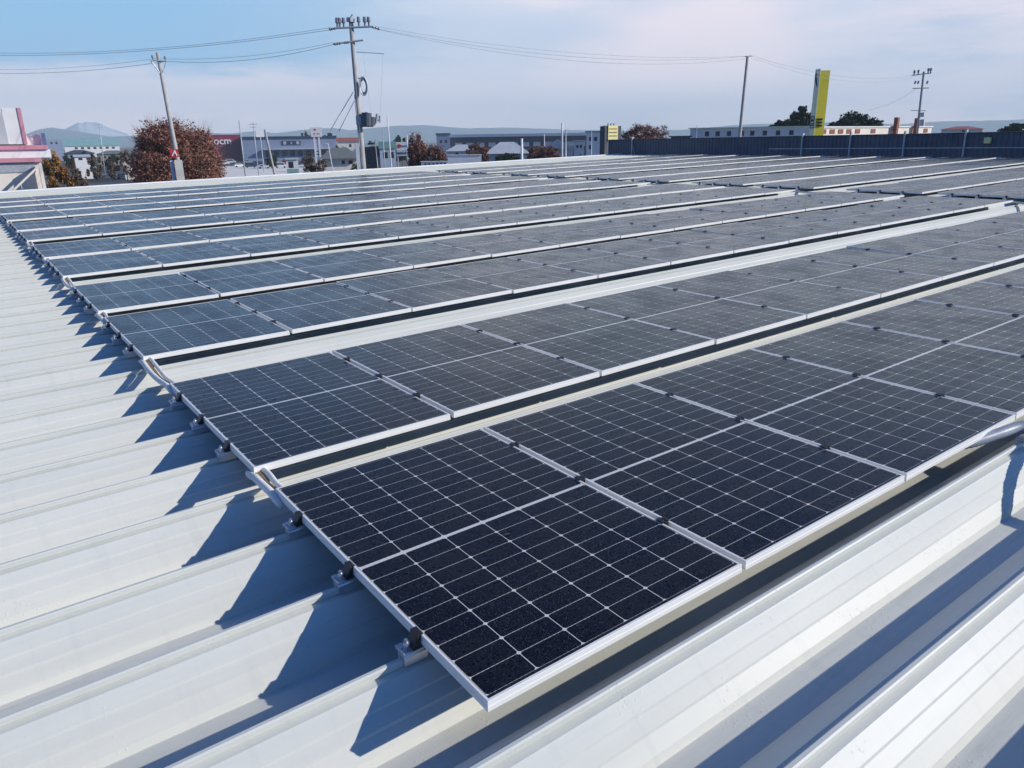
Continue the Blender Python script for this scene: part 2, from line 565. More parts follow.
# ------------------------------------------------------------------ ground and hills
g = MB()
g.add([(-8200, -8200, GROUND), (8200, -8200, GROUND), (8200, 8200, GROUND), (-8200, 8200, GROUND)], [(0, 1, 2, 3)])
tag(g.build('ground', M['ground']), kind='structure')


def ground_patch(name, pts, mat, dz):
    b = MB()
    ps = [on_ground(u, v) for u, v in pts]
    b.add([(p.x, p.y, GROUND + dz) for p in ps], [tuple(range(len(ps)))])
    return tag(b.build(name, mat), kind='structure')


ground_patch('concrete_yard', [(180, 181), (180, 168), (235, 166), (308, 164.5), (330, 172), (330, 181)], M['lightconc'], 0.02)
ground_patch('parking_lot', [(60, 184), (60, 161), (132, 159), (180, 162), (180, 183)], M['asphalt'], 0.016)
ground_patch('front_parking_lot', [(196, 165.8), (200, 160.5), (330, 158.5), (306, 164.2), (235, 165.7)], M['asphalt'], 0.024)


def hill(name, prof, dist, depth, mat, rough=6.0, step=2.0):
    """a mountain ridge: the crest follows prof (u, crest v); both flanks fall to the plain"""
    b = MB()
    us = []
    u = prof[0][0]
    while u <= prof[-1][0]:
        us.append(u)
        u += step
    cols = []
    for u in us:
        for (a, va), (c, vc) in zip(prof, prof[1:]):
            if a <= u <= c:
                v = va + (vc - va) * (u - a) / (c - a)
                break
        top = at(u, v, dist)
        d = pixel_dir(u, horizon_v(u))
        d.z = 0
        hgt = max(top.z - GROUND, 1.0)
        col = []
        for k in range(13):
            t = (k - 6) / 6.0
            h = hgt * (1 - abs(t)) ** 1.25
            q = Vector((top.x, top.y, 0)) + d * (t * depth)
            nz = noise.fractal(Vector((q.x * 0.004, q.y * 0.004, 3.1)), 0.9, 2.1, 5)
            h += nz * rough * (1 - abs(t)) ** .5 * min(1, hgt / 60) * 2.0 * (0.35 if k == 6 else 1)
            col.append((q.x, q.y, GROUND - 0.3 + max(h, 0 if abs(t) < .99 else -1)))
        cols.append(col)
    vs = [p for c in cols for p in c]
    fs = []
    for i in range(len(cols) - 1):
        for k in range(12):
            fs.append((i * 13 + k, i * 13 + k + 1, (i + 1) * 13 + k + 1, (i + 1) * 13 + k))
    b.add(vs, fs)
    return tag(b.build(name, mat, smooth=True), kind='structure')


M['forest'] = plain('forest_hillside', (0.045, 0.080, 0.090), 0.95, 0.0, 0.35, 0.01)
M['snow'] = plain('snow_and_rock', (0.48, 0.50, 0.56), 0.8, 0.0, 0.25, 0.006)
hill('hills', [(-80, 141), (-20, 137), (20, 136), (40, 129), (52, 127.5), (75, 131), (110, 136), (150, 135), (200, 132), (230, 133.5), (255, 131), (275, 133), (300, 130), (320, 128.5), (335, 128),
               (350, 130), (380, 127.5), (400, 125.6), (425, 124.8), (440, 126.5), (470, 128.3), (500, 127.5), (530, 128.2), (560, 129.5), (600, 130.8), (650, 130.5), (690, 129), (720, 126.5), (760, 123.8), (790, 123),
               (850, 122), (900, 124), (940, 121.5), (980, 121), (1010, 120), (1060, 118), (1120, 117)], 6200, 900, M['forest'])
hill('snow_mountain', [(50, 136), (62, 131), (72, 126.5), (78, 123.2), (82, 123.8), (87, 122.0), (91, 123.0), (97, 122.6), (103, 125.6), (112, 129), (128, 134)], 7000, 500, M['snow'], 10)

# haze: one closed box of thin pale air round everything but the sky
hz = MB()
hz.box(-8400, 8400, -8400, 8400, GROUND - 1.0, 420)
hzm = bpy.data.materials.new('pale_air')
hzm.use_nodes = True
ht = hzm.node_tree
for nd in list(ht.nodes):
    ht.nodes.remove(nd)
HN = Nodes(ht)
pv = HN.n('ShaderNodeVolumePrincipled')
pv.inputs['Color'].default_value = (0.74, 0.91, 1.0, 1)
pv.inputs['Density'].default_value = 0.00019
pv.inputs['Anisotropy'].default_value = 0.0
ho = HN.n('ShaderNodeOutputMaterial')
HN.link(pv.outputs[0], ho.inputs['Volume'])
tag(hz.build('haze', hzm), kind='stuff')

# ------------------------------------------------------------------ the building we stand on
PITCH = 0.50905
RIB0 = 0.40
X_L, X_R, Y_N, Y_F = -14.0, 31.75, -4.45, 31.75
shop = empty('store_building', label='white ribbed metal roof in the foreground, carrying all the solar panels', cat='building')
on_roof(shop, 0, 0)
half = [(0.006, -0.071), (0.011, -0.076), (0.010, -0.094), (0.006, -0.099), (0.036, -0.1015), (0.041, -0.106), (0.081, -0.1395), (0.085, -0.1475), (0.122, -0.1775),
        (0.126, -0.1860), (0.166, -0.2255), (0.180, -0.2500), (0.222, -0.2505)]
prof = []
k = -9
while RIB0 + k * PITCH < Y_F - 0.25:
    c = RIB0 + k * PITCH
    prof += [(c - a, z) for a, z in reversed(half)] + [(c + a, z) for a, z in half]
    k += 1
rs = MB()
n = len(prof)
rs.add([(X_L, y, z) for y, z in prof] + [(X_R, y, z) for y, z in prof], [(i, i + 1, n + i + 1, n + i) for i in range(n - 1)])
rs.build('roof_sheet', M['roof'], shop)
ylast, yfirst = prof[-1][0], prof[0][0]
tr = MB()
tr.box(X_L, X_R, ylast + 0.003, ylast + 0.40, -0.30, -0.085)
tr.box(X_L, X_R, ylast + 0.40, ylast + 0.46, -0.55, -0.04)
tr.build('eave_flashing', M['trim'], shop)
wl = MB()
wl.box(X_L + 0.1, X_R - 0.1, ylast + 0.1, ylast + 0.38, -6.7, -0.31)
wl.box(X_L + 0.1, X_L + 0.3, yfirst + 0.2, ylast + 0.09, -6.7, -0.30)
wl.box(X_R - 0.3, X_R - 0.1, yfirst + 0.2, ylast + 0.09, -6.7, -0.30)
wl.box(X_L + 0.31, X_R - 0.31, yfirst + 0.2, yfirst + 0.4, -6.7, -0.30)
wl.build('wall', M['storewall'], shop)

# slate screen wall along the far end of the roof
sw = empty('metal_screen_wall', label='long slate blue ribbed metal screen wall closing the far right roof edge', cat='wall')
on_roof(sw, 31.85, 0)
sw.matrix_world = sw.matrix_world @ Matrix.Translation((0, 12, 0)) @ Matrix.Rotation(rad(-0.32), 4, 'X') @ Matrix.Translation((0, -12, 0))
pl = MB()
yy = -2.0
outline = []
while yy < 33.2:
    outline += [(yy, 0.0), (yy + 0.10, 0.0), (yy + 0.12, 0.03), (yy + 0.18, 0.03)]
    yy += 0.20
outer = [(-a[1], a[0]) for a in outline]
pl.prism([(x, y) for x, y in outer] + [(0.10, outer[-1][1]), (0.10, outer[0][1])], 'z', -0.30, 0.825)
pl.build('panel', M['screen'], sw)
cp = MB()
cp.box(-0.06, 0.14, -2.02, 33.42, 0.828, 0.862)
cp.build('coping', M['darkroof'], sw)
lg = MB()
lg.box(-0.05, 0.12, 32.3, 33.4, -0.62, -0.305)
lg.build('ledge', M['trim'], sw)
rl = MB()
rl.box(-0.085, -0.045, -2.0, 22.0, 0.27, 0.31)
rl.build('rail', M['galv'], sw)
for y in (31.3, 20.2, 17.8, 15.4, 13.0, 10.6, 8.2, 5.8, 3.4):
    ps = MB()
    ps.box(-0.13, -0.087, y - 0.035, y + 0.035, -0.22, 0.97)
    ps.box(-0.087, 0.02, y - 0.03, y + 0.03, 0.905, 0.97)
    if y == 31.3:
        ps.tube([(-0.12, y, 0.7), (-0.14, y - 0.35, -0.2)], 0.02, 6)
    ps.build('post', M['galv'], sw)

fl = empty('floodlight', label='small pale floodlight fixed to the slate screen wall at the far right', cat='lamp')
on_roof(fl, 31.80, 12.15, 0.45)
b = MB(); b.box(-0.16, -0.05, -0.12, 0.12, 0.0, 0.22); b.build('housing', M['paleyellow'], fl, bevel=0.02)
b = MB(); b.box(-0.05, 0.03, -0.03, 0.03, 0.06, 0.12); b.build('bracket', M['galv'], fl)

# ------------------------------------------------------------------ solar panels
ROWK = [0, 4, 9, 13, 18, 22, 27, 31, 36, 40, 45, 49]
ROWY = [k * PITCH - (0.014 if k else 0.0) for k in ROWK]
ROWNAME = ['front row', 'second row from front', 'third row from front', 'fourth row from front', 'fifth row from front', 'sixth row from front',
           'seventh row from front', 'eighth row from front', 'fourth row from far edge', 'third row from far edge', 'second row from far edge', 'farthest row']
PXS = PW + 0.020
BLOCKX = [0.0, 15.72]
CAMI = CAMW.inverted()


def project(x, y, z=0.0):
    q = CAMI @ (ROOF @ Vector((x, y, z)))
    if q.z > -0.05:
        return None
    return (512 + FOCAL * q.x / -q.z, 384 - FOCAL * q.y / -q.z)


def in_view(x, y, w, l, mg=60):
    ps = [project(x + a * w, y + c * l) for a in (0, .5, 1) for c in (0, .5, 1)]
    ps = [p for p in ps if p]
    return any(-mg < p[0] < 1024 + mg and -mg < p[1] < 768 + mg for p in ps)


panel = empty('solar_panel', cat='solar panel', group='solar panels in rows on the metal roof')
LIP = 0.011
fr = MB()
def ring(x0, x1, y0, y1, z0, z1, t):
    fr.box(x0, x1, y0, y0 + t, z0, z1)
    fr.box(x0, x1, y1 - t, y1, z0, z1)
    fr.box(x0, x0 + t, y0 + t, y1 - t, z0, z1)
    fr.box(x1 - t, x1, y0 + t, y1 - t, z0, z1)
# one continuous hollow frame, with a shallow step along its outer faces
def loop(x0, x1, y0, y1, z):
    return [(x0, y0, z), (x1, y0, z), (x1, y1, z), (x0, y1, z)]
levels = [loop(0.022, PW - 0.022, 0.022, PL - 0.022, -0.035), loop(0, PW, 0, PL, -0.035), loop(0, PW, 0, PL, -0.019), loop(0.0012, PW - 0.0012, 0.0012, PL - 0.0012, -0.018),
          loop(0.0012, PW - 0.0012, 0.0012, PL - 0.0012, -0.001), loop(0.0025, PW - 0.0025, 0.0025, PL - 0.0025, 0.0), loop(LIP, PW - LIP, LIP, PL - LIP, 0.0),
          loop(LIP, PW - LIP, LIP, PL - LIP, -0.006), loop(0.022, PW - 0.022, 0.022, PL - 0.022, -0.033)]
fr = MB()
vs = [p for lv in levels for p in lv]
fs = []
for i in range(len(levels)):
    j = (i + 1) % len(levels)
    for k in range(4):
        fs.append((i * 4 + k, i * 4 + (k + 1) % 4, j * 4 + (k + 1) % 4, j * 4 + k))
fr.add(vs, fs)
fr.build('frame', M['frame'], panel)
cs = MB()
cs.box(LIP - 0.002, PW - LIP + 0.002, LIP - 0.002, PL - LIP + 0.002, -0.0062, -0.0016)
cs.build('cell_sheet', M['cells'], panel)
jb = MB()
for xx in (0.25, 0.567, 0.88):
    jb.box(xx - 0.04, xx + 0.04, PL / 2 - 0.03, PL / 2 + 0.03, -0.024, -0.0065)
jb.build('junction_box', M['black'], panel)

first = True
occupied = set()
panel_list = []
for r, y in enumerate(ROWY):
    for bk, bx0 in enumerate(BLOCKX):
        for c in range(13):
            x = bx0 + c * PXS
            if x > 8 and r == 0:
                continue
            if not in_view(x, y, PW, PL):
                continue
            panel_list.append((r, bk, c, x, y))
for r, bk, c, x, y in panel_list:
    o = panel if first else copy_tree(panel)
    first = False
    jx, jy = random.uniform(-0.003, 0.003), random.uniform(-0.003, 0.003)
    on_roof(o, x + jx, y + jy, random.uniform(-0.0025, 0.0015))
    o.matrix_world = o.matrix_world @ Matrix.Rotation(rad(random.gauss(0, 0.15)), 4, 'X') @ Matrix.Rotation(rad(random.gauss(0, 0.15)), 4, 'Y')
    tone = 'near-black' if r < 2 and c < 3 and bk == 0 else ('grey-green' if r < 2 else 'blue-grey')
    if bk == 0:
        o['label'] = f'{tone} solar panel, {ORD[c + 1]} from the left end, {ROWNAME[r]}'
    else:
        o['label'] = f'{tone} solar panel, {ORD[c + 1]} beyond the cross gap, {ROWNAME[r]}'

# clamps that stand on the ribs along the array ends
clamp = empty('end_clamp', cat='clamp', group='rib clamps along the ends of the panel rows')
b = MB()   # block straddling the seam
b.prism([(-0.022, -0.094), (-0.024, -0.060), (-0.016, -0.048), (0.016, -0.048), (0.024, -0.060), (0.022, -0.094), (0.0125, -0.094), (0.0125, -0.066), (-0.0125, -0.066), (-0.0125, -0.094)], 'x', -0.066, 0.02)
b.build('saddle', M['alu'], clamp, bevel=0.002)
b = MB()
b.box(-0.070, 0.022, -0.030, 0.030, -0.0475, -0.042)
b.box(-0.070, -0.066, -0.030, 0.030, -0.042, -0.035)
b.build('base_plate', M['alu'], clamp, bevel=0.0015)
b = MB()
b.prism([(-0.032, -0.0395), (-0.004, -0.0395), (-0.003, 0.002), (0.008, 0.002), (0.008, 0.005), (-0.014, 0.005), (-0.018, -0.014), (-0.032, -0.031)], 'y', -0.024, 0.024)
b.build('clamp_head', M['black'], clamp, bevel=0.002)
b = MB()
b.tube([(-0.044, 0, -0.0395), (-0.044, 0, -0.008)], 0.006, 8)
b.tube([(-0.044, 0, -0.030), (-0.044, 0, -0.018)], 0.012, 6)
b.tube([(-0.059, 0.014, -0.0395), (-0.059, 0.014, -0.030)], 0.010, 6)
b.build('bolt', M['steel'], clamp)
first = True
CL = ['nearest', 'middle', 'far']
for r, y in enumerate(ROWY):
    for k in range(3):
        o = clamp if first else copy_tree(clamp)
        first = False
        on_roof(o, 0.0, ROWK[r] * PITCH + RIB0 + k * PITCH)
        o['label'] = f'aluminium rib clamp, {CL[k]} of three, left end of {ROWNAME[r]}'
for r, y in enumerate(ROWY):
    for k in range(3):
        if in_view(15.72, y, 0.1, 1.6, 5):
            o = copy_tree(clamp)
            on_roof(o, 15.72, ROWK[r] * PITCH + RIB0 + k * PITCH)
            o['label'] = f'rib clamp, {CL[k]} of three along the cross gap, {ROWNAME[r]}'

# mid clamps in the joints between neighbouring panels
b = MB()
b.box(-0.021, -0.006, -0.018, 0.016, 0.0012, 0.0078)
b.box(0.006, 0.021, -0.020, 0.014, 0.0012, 0.0078)
b.box(-0.008, 0.008, -0.024, 0.024, -0.04, 0.0055)
b.tube([(0, 0, 0.003), (0, 0, 0.0085)], 0.0065, 6)
mid = b.build('mid_clamp', M['black'], bevel=0.0015)
tag(mid, None, 'clamp', 'black clamps in the joints between panels')
have = {(r, bk, c) for r, bk, c, _, _ in panel_list}
cands = []
for r, bk, c, x, y in panel_list:
    if (r, bk, c + 1) in have:
        for k in range(3):
            X = x + PW + 0.010
            Y = ROWK[r] * PITCH + RIB0 + k * PITCH
            if project(X, Y) and -10 < project(X, Y)[0] < 1034:
                d = (ROOF @ Vector((X, Y, 0)) - CAM).length
                cands.append((d, r, bk, c, k, X, Y))
cands.sort()
first = True
for d, r, bk, c, k, X, Y in cands[:200]:
    o = mid if first else mid.copy()
    if not first:
        COL.objects.link(o)
    first = False
    on_roof(o, X, Y)
    o['label'] = f'small black clamp, {CL[k]} of three between {ORD[c + 1]} and {ORD[c + 2]} panels, {ROWNAME[r]}'

# conduits that bridge the gaps between rows at the left end
def conduit(x, y0, y1, label):
    t = empty('cable_conduit', cat='cable conduit', group='ivory conduits bridging the row gaps', label=label)
    on_roof(t, x, 0)
    gap = y1 - y0
    sag = 0.03 if gap > 0.5 else 0.003
    outer, inner, c1, c2 = [], [], [], []
    n = 14
    for i in range(n + 1):
        s = i / n
        y = (y1 + 0.07) + (y0 - 0.10 - y1 - 0.07) * s
        inside = min(1, max(0, (y1 + 0.05 - y) / 0.12)) * min(1, max(0, (y - y0 + 0.12) / 0.16))
        mid_s = max(0, math.sin(math.pi * min(1, max(0, (y1 - y) / gap))))
        outer.append((-0.016 - 0.003 * math.sin(5 * s), y, -0.050 + 0.030 * inside - sag * mid_s))
        yi = y1 + 0.02 + (y0 - 0.02 - y1 - 0.02) * s
        inner.append((0.046 + 0.004 * math.sin(7 * s), yi, -0.026 - sag * math.sin(math.pi * s)))
        c1.append((0.004 + 0.005 * math.sin(6 * s), yi, -0.036 - sag * math.sin(math.pi * s)))
        c2.append((0.020 + 0.003 * math.sin(9 * s), yi, -0.034 - sag * math.sin(math.pi * s)))
    b = MB(); b.tube(outer, [0.012, 0.016] + [0.0185] * (n - 3) + [0.016, 0.012], 10); b.build('conduit', M['pvc'], t, smooth=True)
    b = MB(); b.tube(inner, 0.0145, 10); b.build('conduit', M['pvc'], t, smooth=True)
    b = MB(); b.tube(c1, 0.009, 8); b.tube(c2, 0.009, 8); b.build('cable', M['cable'], t, smooth=True)
    return t


for r in range(11):
    conduit(0.0, ROWY[r] + PL, ROWY[r + 1], f'ivory conduit at the left roof side, behind the {ROWNAME[r]}')
for r in (1, 3, 5):
    conduit(13 * PXS - 0.07, ROWY[r] + PL, ROWY[r + 1], f'ivory conduit by the cross gap, behind the {ROWNAME[r]}')

# grey conduit that leaves the front row at the right
t = empty('grey_conduit', label='thick grey corrugated conduit curving out from under the front row at the right edge', cat='conduit')
on_roof(t, 0, 0)
path = [(2.55, 0.40, -0.085), (2.80, 0.16, -0.072), (3.0, 0.04, -0.055), (3.18, -0.02, -0.036), (3.34, -0.07, -0.018), (3.41, -0.16, 0.002), (3.36, -0.30, 0.012), (3.22, -0.44, 0.015), (3.14, -0.60, 0.008), (3.10, -0.80, -0.02), (3.08, -1.1, -0.045), (3.07, -1.7, -0.045), (3.06, -2.6, -0.045)]
fine = []
for i in range(len(path) - 1):
    p0, p1, p2, p3 = [Vector(path[min(max(j, 0), len(path) - 1)]) for j in (i - 1, i, i + 1, i + 2)]
    for s in range(14):
        q = s / 14
        fine.append(0.5 * ((2 * p1) + (p2 - p0) * q + (2 * p0 - 5 * p1 + 4 * p2 - p3) * q * q + (3 * p1 - p0 - 3 * p2 + p3) * q ** 3))
b = MB(); b.tube(fine, [0.030 if i % 2 else 0.027 for i in range(len(fine))], 12); b.build('pipe', M['greypipe'], t, smooth=True)
for (x, y) in ((3.30, RIB0 - PITCH), (3.08, RIB0 - 3 * PITCH)):
    b = MB(); b.box(x - 0.05, x + 0.05, y - 0.030, y + 0.030, -0.068, -0.060)
    b.box(x - 0.012, x + 0.012, y - 0.045, y - 0.034, -0.10, -0.055)
    b.tube([(x + 0.03, y - 0.01, -0.075), (x + 0.03, y - 0.01, -0.048)], 0.008, 6)
    b.build('bracket', M['steel'], t, bevel=0.002)

# ------------------------------------------------------------------ buildings beyond the roof
def facing(u0, u1, dist, dist2=None):
    """ground line between two directions, as (root location, heading, width)"""
    a, c = at(u0, horizon_v(u0), dist), at(u1, horizon_v(u1), dist2 or dist)
    m = (a + c) / 2
    d = c - a
    return Vector((m.x, m.y, GROUND)), math.atan2(d.y, d.x), math.hypot(d.x, d.y)


def height_at(u, v, dist):
    return at(u, v, dist).z - GROUND


def px_x(u, u0, u1, w):
    return (u - u0) / (u1 - u0) * w - w / 2


# pale store with pink bands, left edge
U0, U1, D = -60, 50, 55
loc, hd, w = facing(U0, U1, D)
M['pink'] = plain('pink_band_paint', (0.58, 0.26, 0.32), 0.6, 0.0, 0.08, 1.0)
t = empty('pink_banded_store', loc, hd, 'cream store building with pink bands and a white tower at the left edge', 'building')
X = lambda u: px_x(u, U0, U1, w)
H = lambda v, u=30: height_at(u, v, D)
b = MB(); b.box(X(-60), X(37), 0.0, 9, 0, H(161.5)); b.build('wall', M['cream'], t)
b = MB(); b.box(X(-60), X(38), -0.25, 9.2, H(162), H(158)); b.box(X(-60), X(48), 0.6, 9.4, H(149.5), H(145.2)); b.build('pink_band', M['pink'], t)
b = MB(); b.box(X(-60), X(50), 0.75, 9.0, H(157.9), H(149.6)); b.build('upper_wall', M['white'], t)
b = MB(); b.box(X(-60), X(42.5), 1.5, 9.0, H(145.1), H(135)); b.box(X(42.6), X(48), 1.2, 9.05, H(145.1), H(133)); b.build('parapet', M['white'], t)
tw = MB()
tw.box(X(8), X(23.5), 0.9, 4.0, H(144), H(107.5)); tw.build('tower', M['white'], t)
b = MB(); b.box(X(23.6), X(27.5), 0.85, 4.05, H(144), H(107.3)); b.build('pink_band', M['pink'], t)
b = MB(); b.box(X(-6), X(7.9), 0.86, 4.0, H(144), H(111.5)); b.build('tower_flank', M['paleroof'], t)
b = MB()
xa, xb = X(3), X(34)
b.prism([(xa, H(187)), (xb, H(164)), (xb, H(166.5)), (xa, H(189.5))], 'y', -1.1, -0.8)
b.prism([(X(33), H(190)), (X(33), H(164)), (X(36.5), H(164)), (X(36.5), H(190))], 'y', -1.1, -0.3)
b.prism([(X(11), H(188)), (X(11), H(182)), (X(11.6), H(182)), (X(11.6), H(188))], 'y', -1.0, -0.9)
b.build('stair_rail', M['cream'], t)
b = MB(); b.box(X(-60), X(30), -0.06, -0.01, H(172), H(163)); b.build('grey_wall_panel', M['galv'], t)  # thin grey panel on the wall front, below the lower pink band


def simple_building(name, u0, u1, vtop, dist, depth, wall, label, roof=None, vroof=None, roof_kind='flat', windows=(), wmat='dark', d2=None, over=0.3, base=0.0, cat='building'):
    loc, hd, w = facing(u0, u1, dist, d2)
    t = empty(name, loc, hd, label, cat)
    um = (u0 + u1) / 2
    dm = (dist + (d2 or dist)) / 2
    h = height_at(um, vtop, dm)
    b = MB(); b.box(-w / 2, w / 2, 0, depth, base, h); b.build('wall', M[wall], t)
    if roof:
        hr = height_at(um, vroof, dm)
        b = MB()
        o = over
        if roof_kind == 'flat':
            b.box(-w / 2 - o, w / 2 + o, -o, depth + o, h + 0.003, hr)
        elif roof_kind == 'gable':       # ridge along the front
            b.prism([(-o, h), (depth / 2, hr), (depth + o, h), (depth / 2, h + 0.02)], 'x', -w / 2 - o, w / 2 + o)
        elif roof_kind == 'gable_end':   # gable faces us
            b.prism([(-w / 2 - o, h), (0, hr), (w / 2 + o, h), (0, h + 0.02)], 'y', -o, depth + o)
        elif roof_kind == 'hip':
            x0, x1, y0, y1 = -w / 2 - o, w / 2 + o, -o, depth + o
            i = min(w, depth) * 0.42
            b.add([(x0, y0, h), (x1, y0, h), (x1, y1, h), (x0, y1, h), (x0 + i, depth / 2, hr), (x1 - i, depth / 2, hr)],
                  [(0, 1, 5, 4), (1, 2, 5), (2, 3, 4, 5), (3, 0, 4), (3, 2, 1, 0)])
        b.build('roof', M[roof], t)
    for (a, c, va, vb) in windows:
        b = MB()
        b.box(px_x(a, u0, u1, w), px_x(c, u0, u1, w), -0.05, 0.05, height_at(um, vb, dm), height_at(um, va, dm))
        b.build('window', M[wmat], t)
    return t, w


simple_building('green_roofed_hall', 64, 119, 146.0, 720, 30, 'white', 'long white hall with a pale green roof below the snowy peak', 'teal', 138.5, 'gable', [(74 + i * 6.2, 77 + i * 6.2, 147, 149) for i in range(7)], over=0.6)
simple_building('grey_block', 47, 63, 139.5, 560, 14, 'greyblue', 'grey blue block between the pink banded store and green roofed hall', windows=[(51, 53, 142, 144), (56, 58, 142, 144)])
simple_building('dark_roofed_house', 62, 93, 153.5, 430, 12, 'greyblue', 'low dark roofed house below the left half of the green roofed hall', 'darkroof', 150.0, 'hip', [(68, 71, 155, 157), (80, 83, 155, 157)], over=0.6)
simple_building('dark_roofed_house', 95, 128, 154.0, 400, 12, 'drabwall', 'low dark roofed house below the right half of the green roofed hall', 'greyroof', 150.5, 'hip', [(101, 104, 156, 158), (112, 116, 156, 158)], over=0.6)
simple_building('low_shed', 72, 92, 157.0, 250, 8, 'white', 'low white shed by the car park, left of the brown tree', 'paleroof', 154.6, 'gable', [(76, 80, 158, 160), (84, 88, 158, 160)])
simple_building('low_garage', 120, 150, 160.0, 235, 8, 'cream', 'low cream garage beside the car park, behind the big russet tree', 'greyroof', 157.0, 'gable', [(124, 129, 161.5, 164), (134, 139, 161.5, 164)])

# home centre with maroon sign block and grey blue hall
loc, hd, w = facing(188, 241, 430)
t = empty('maroon_store', loc, hd, 'maroon store block with white lettering beside the russet tree', 'building')
hh = height_at(215, 134.8, 430)
b = MB(); b.box(-w / 2, w / 2, 0, 26, 0, hh); b.build('wall', M['maroon'], t)
b = MB(); b.box(-w / 2 - 0.3, w / 2 + 0.3, -0.3, 26.3, 0, height_at(215, 155.5, 430)); b.build('canopy', M['maroon'], t)
fc = bpy.data.curves.new('lettering', 'FONT')
fc.body = 'ocm'
fc.size = 4.9
fc.extrude = 0.15
fc.offset = 0.08
fc.align_x = 'RIGHT'
lt = bpy.data.objects.new('lettering', fc)
COL.objects.link(lt)
lt.parent = t
lt.rotation_euler = (math.pi / 2, 0, 0)
lt.location = (px_x(232.4, 188, 241, w), -0.25, height_at(215, 144.3, 430))
lt.data.materials.append(M['white'])
bpy.context.view_layer.update()
me_l = bpy.data.meshes.new_from_object(lt)
bpy.data.objects.remove(lt)
lt = bpy.data.objects.new('lettering', me_l)
COL.objects.link(lt)
lt.parent = t
lt.rotation_euler = (math.pi / 2, 0, 0)
lt.location = (px_x(231.6, 188, 241, w), -0.25, height_at(215, 144.3, 430))
lt['label'] = 'white lettering ocm'
t, w = simple_building('grey_blue_hall', 241.5, 336, 138.6, 425, 26, 'greyblue', 'long grey blue hall with a navy roof band and three dark sign panels', 'navy', 136.2, 'flat', [], over=0.4)
hx = lambda u: px_x(u, 241.5, 336, w)
hv = lambda v: height_at(290, v, 425)
for u in (284, 290.5, 297):
    s = MB(); s.box(hx(u - 2.9), hx(u + 2.9), -0.25, -0.01, hv(145.0), hv(140.8)); so = s.build('sign_panel', M['navy'], t)
    c = MB()
    if u != 290.5:      # blocky white character
        c.box(hx(u - 1.3), hx(u + 1.3), -0.36, -0.26, hv(142.2), hv(141.6)); c.box(hx(u - 1.3), hx(u + 1.3), -0.36, -0.26, hv(144.2), hv(143.7))
        c.box(hx(u - .3), hx(u + .3), -0.36, -0.26, hv(143.68), hv(142.22))
        c.box(hx(u - 1.3), hx(u - .9), -0.36, -0.26, hv(143.68), hv(142.22)); c.box(hx(u + .9), hx(u + 1.3), -0.36, -0.26, hv(143.68), hv(142.22))
    else:               # small cross
        c.add([(hx(u - 1), -0.3, hv(144)), (hx(u - .6), -0.3, hv(144)), (hx(u + 1), -0.3, hv(142)), (hx(u + .6), -0.3, hv(142))], [(0, 1, 2, 3)])
        c.add([(hx(u - 1), -0.33, hv(142)), (hx(u - .6), -0.33, hv(142)), (hx(u + 1), -0.33, hv(144)), (hx(u + .6), -0.33, hv(144))], [(0, 1, 2, 3)])
    c.build('character', M['white'], so)
b = MB(); b.box(hx(262), hx(330), -3.0, -0.02, hv(149.4), hv(148.4)); b.build('canopy', M['paleroof'], t)
for u in range(264, 328, 8):
    b = MB(); b.box(hx(u), hx(u + 5), -0.06, 0.03, hv(156), hv(150.5)); b.build('window', M['dark'], t)

simple_building('hip_roofed_house', 322, 356, 158.5, 150, 9, 'cream', 'cream house with a wide grey hip roof in front of the grey blue hall', 'greyroof', 147.8, 'hip', [(340, 343, 160.5, 164), (347, 351, 160.5, 164)], over=0.9)
simple_building('beige_house', 337, 362, 141.5, 300, 12, 'cream', 'beige building with a low red roof left of the tall utility pole', 'redroof', 137.6, 'gable', [(349, 351, 144, 147), (355, 357, 144, 147)], over=0.4)
simple_building('dark_shop', 364, 379, 147, 190, 9, 'darkroof', 'dark low shop just right of the tall utility pole', 'paleroof', 145, 'flat', [(368, 374, 150, 155)], wmat='dark', over=0.3)
simple_building('pale_blue_shop', 379, 395, 148.5, 180, 9, 'lblue', 'pale blue shop with white upper wall behind thin poles', 'teal', 141.5, 'flat', [(383, 387, 152, 158), (389.5, 393, 152, 158)], over=0.2)
t, w = simple_building('long_dark_hall', 450, 594, 136.4, 380, 22, 'darkroof', 'long low dark hall with pale windows across the middle distance', 'lblue', 133.6, 'flat', [(455 + i * 11.2, 462 + i * 11.2, 142, 146.5) for i in range(12)], wmat='paleroof', over=0.5)
simple_building('dark_end_block', 436.5, 450, 134.5, 372, 18, 'greyblue', 'dark grey blue end block at the left of the long dark hall', 'darkroof', 133.2, 'flat', [(440, 442, 140, 143), (445, 447, 140, 143)])
simple_building('white_roofed_house', 447, 476, 151, 200, 9, 'paleroof', 'small pale house with a bright roof behind the russet trees', 'paleroof', 144.6, 'hip', [(455, 458, 152.5, 155)], over=0.6)
simple_building('slanted_roof_house', 487, 527, 153.5, 165, 9, 'paleroof', 'pale house with a long slanting grey roof behind the white post', 'paleroof', 142.0, 'hip', [(498, 502, 154.5, 156.5)], over=0.8)
simple_building('gabled_house', 543, 573, 148.5, 150, 9, 'paleroof', 'pale grey gabled house behind the red shrub and white poles', 'paleroof', 139, 'gable_end', [(552, 555, 150, 153), (561, 564, 150, 153)], over=0.4)
simple_building('white_flat_house', 574, 584, 142, 170, 8, 'white', 'small white flat roofed house between the poles and teal building', 'paleroof', 140.4, 'flat', [(576.5, 578.5, 145, 148), (580, 582, 145, 148)])
simple_building('teal_building', 586.5, 600, 132.5, 160, 8, 'lblue', 'pale teal building at the left end of the slate screen wall', 'teal', 130.6, 'flat', [(589, 592, 137, 141), (594, 597, 137, 141), (589, 592, 145, 149)])
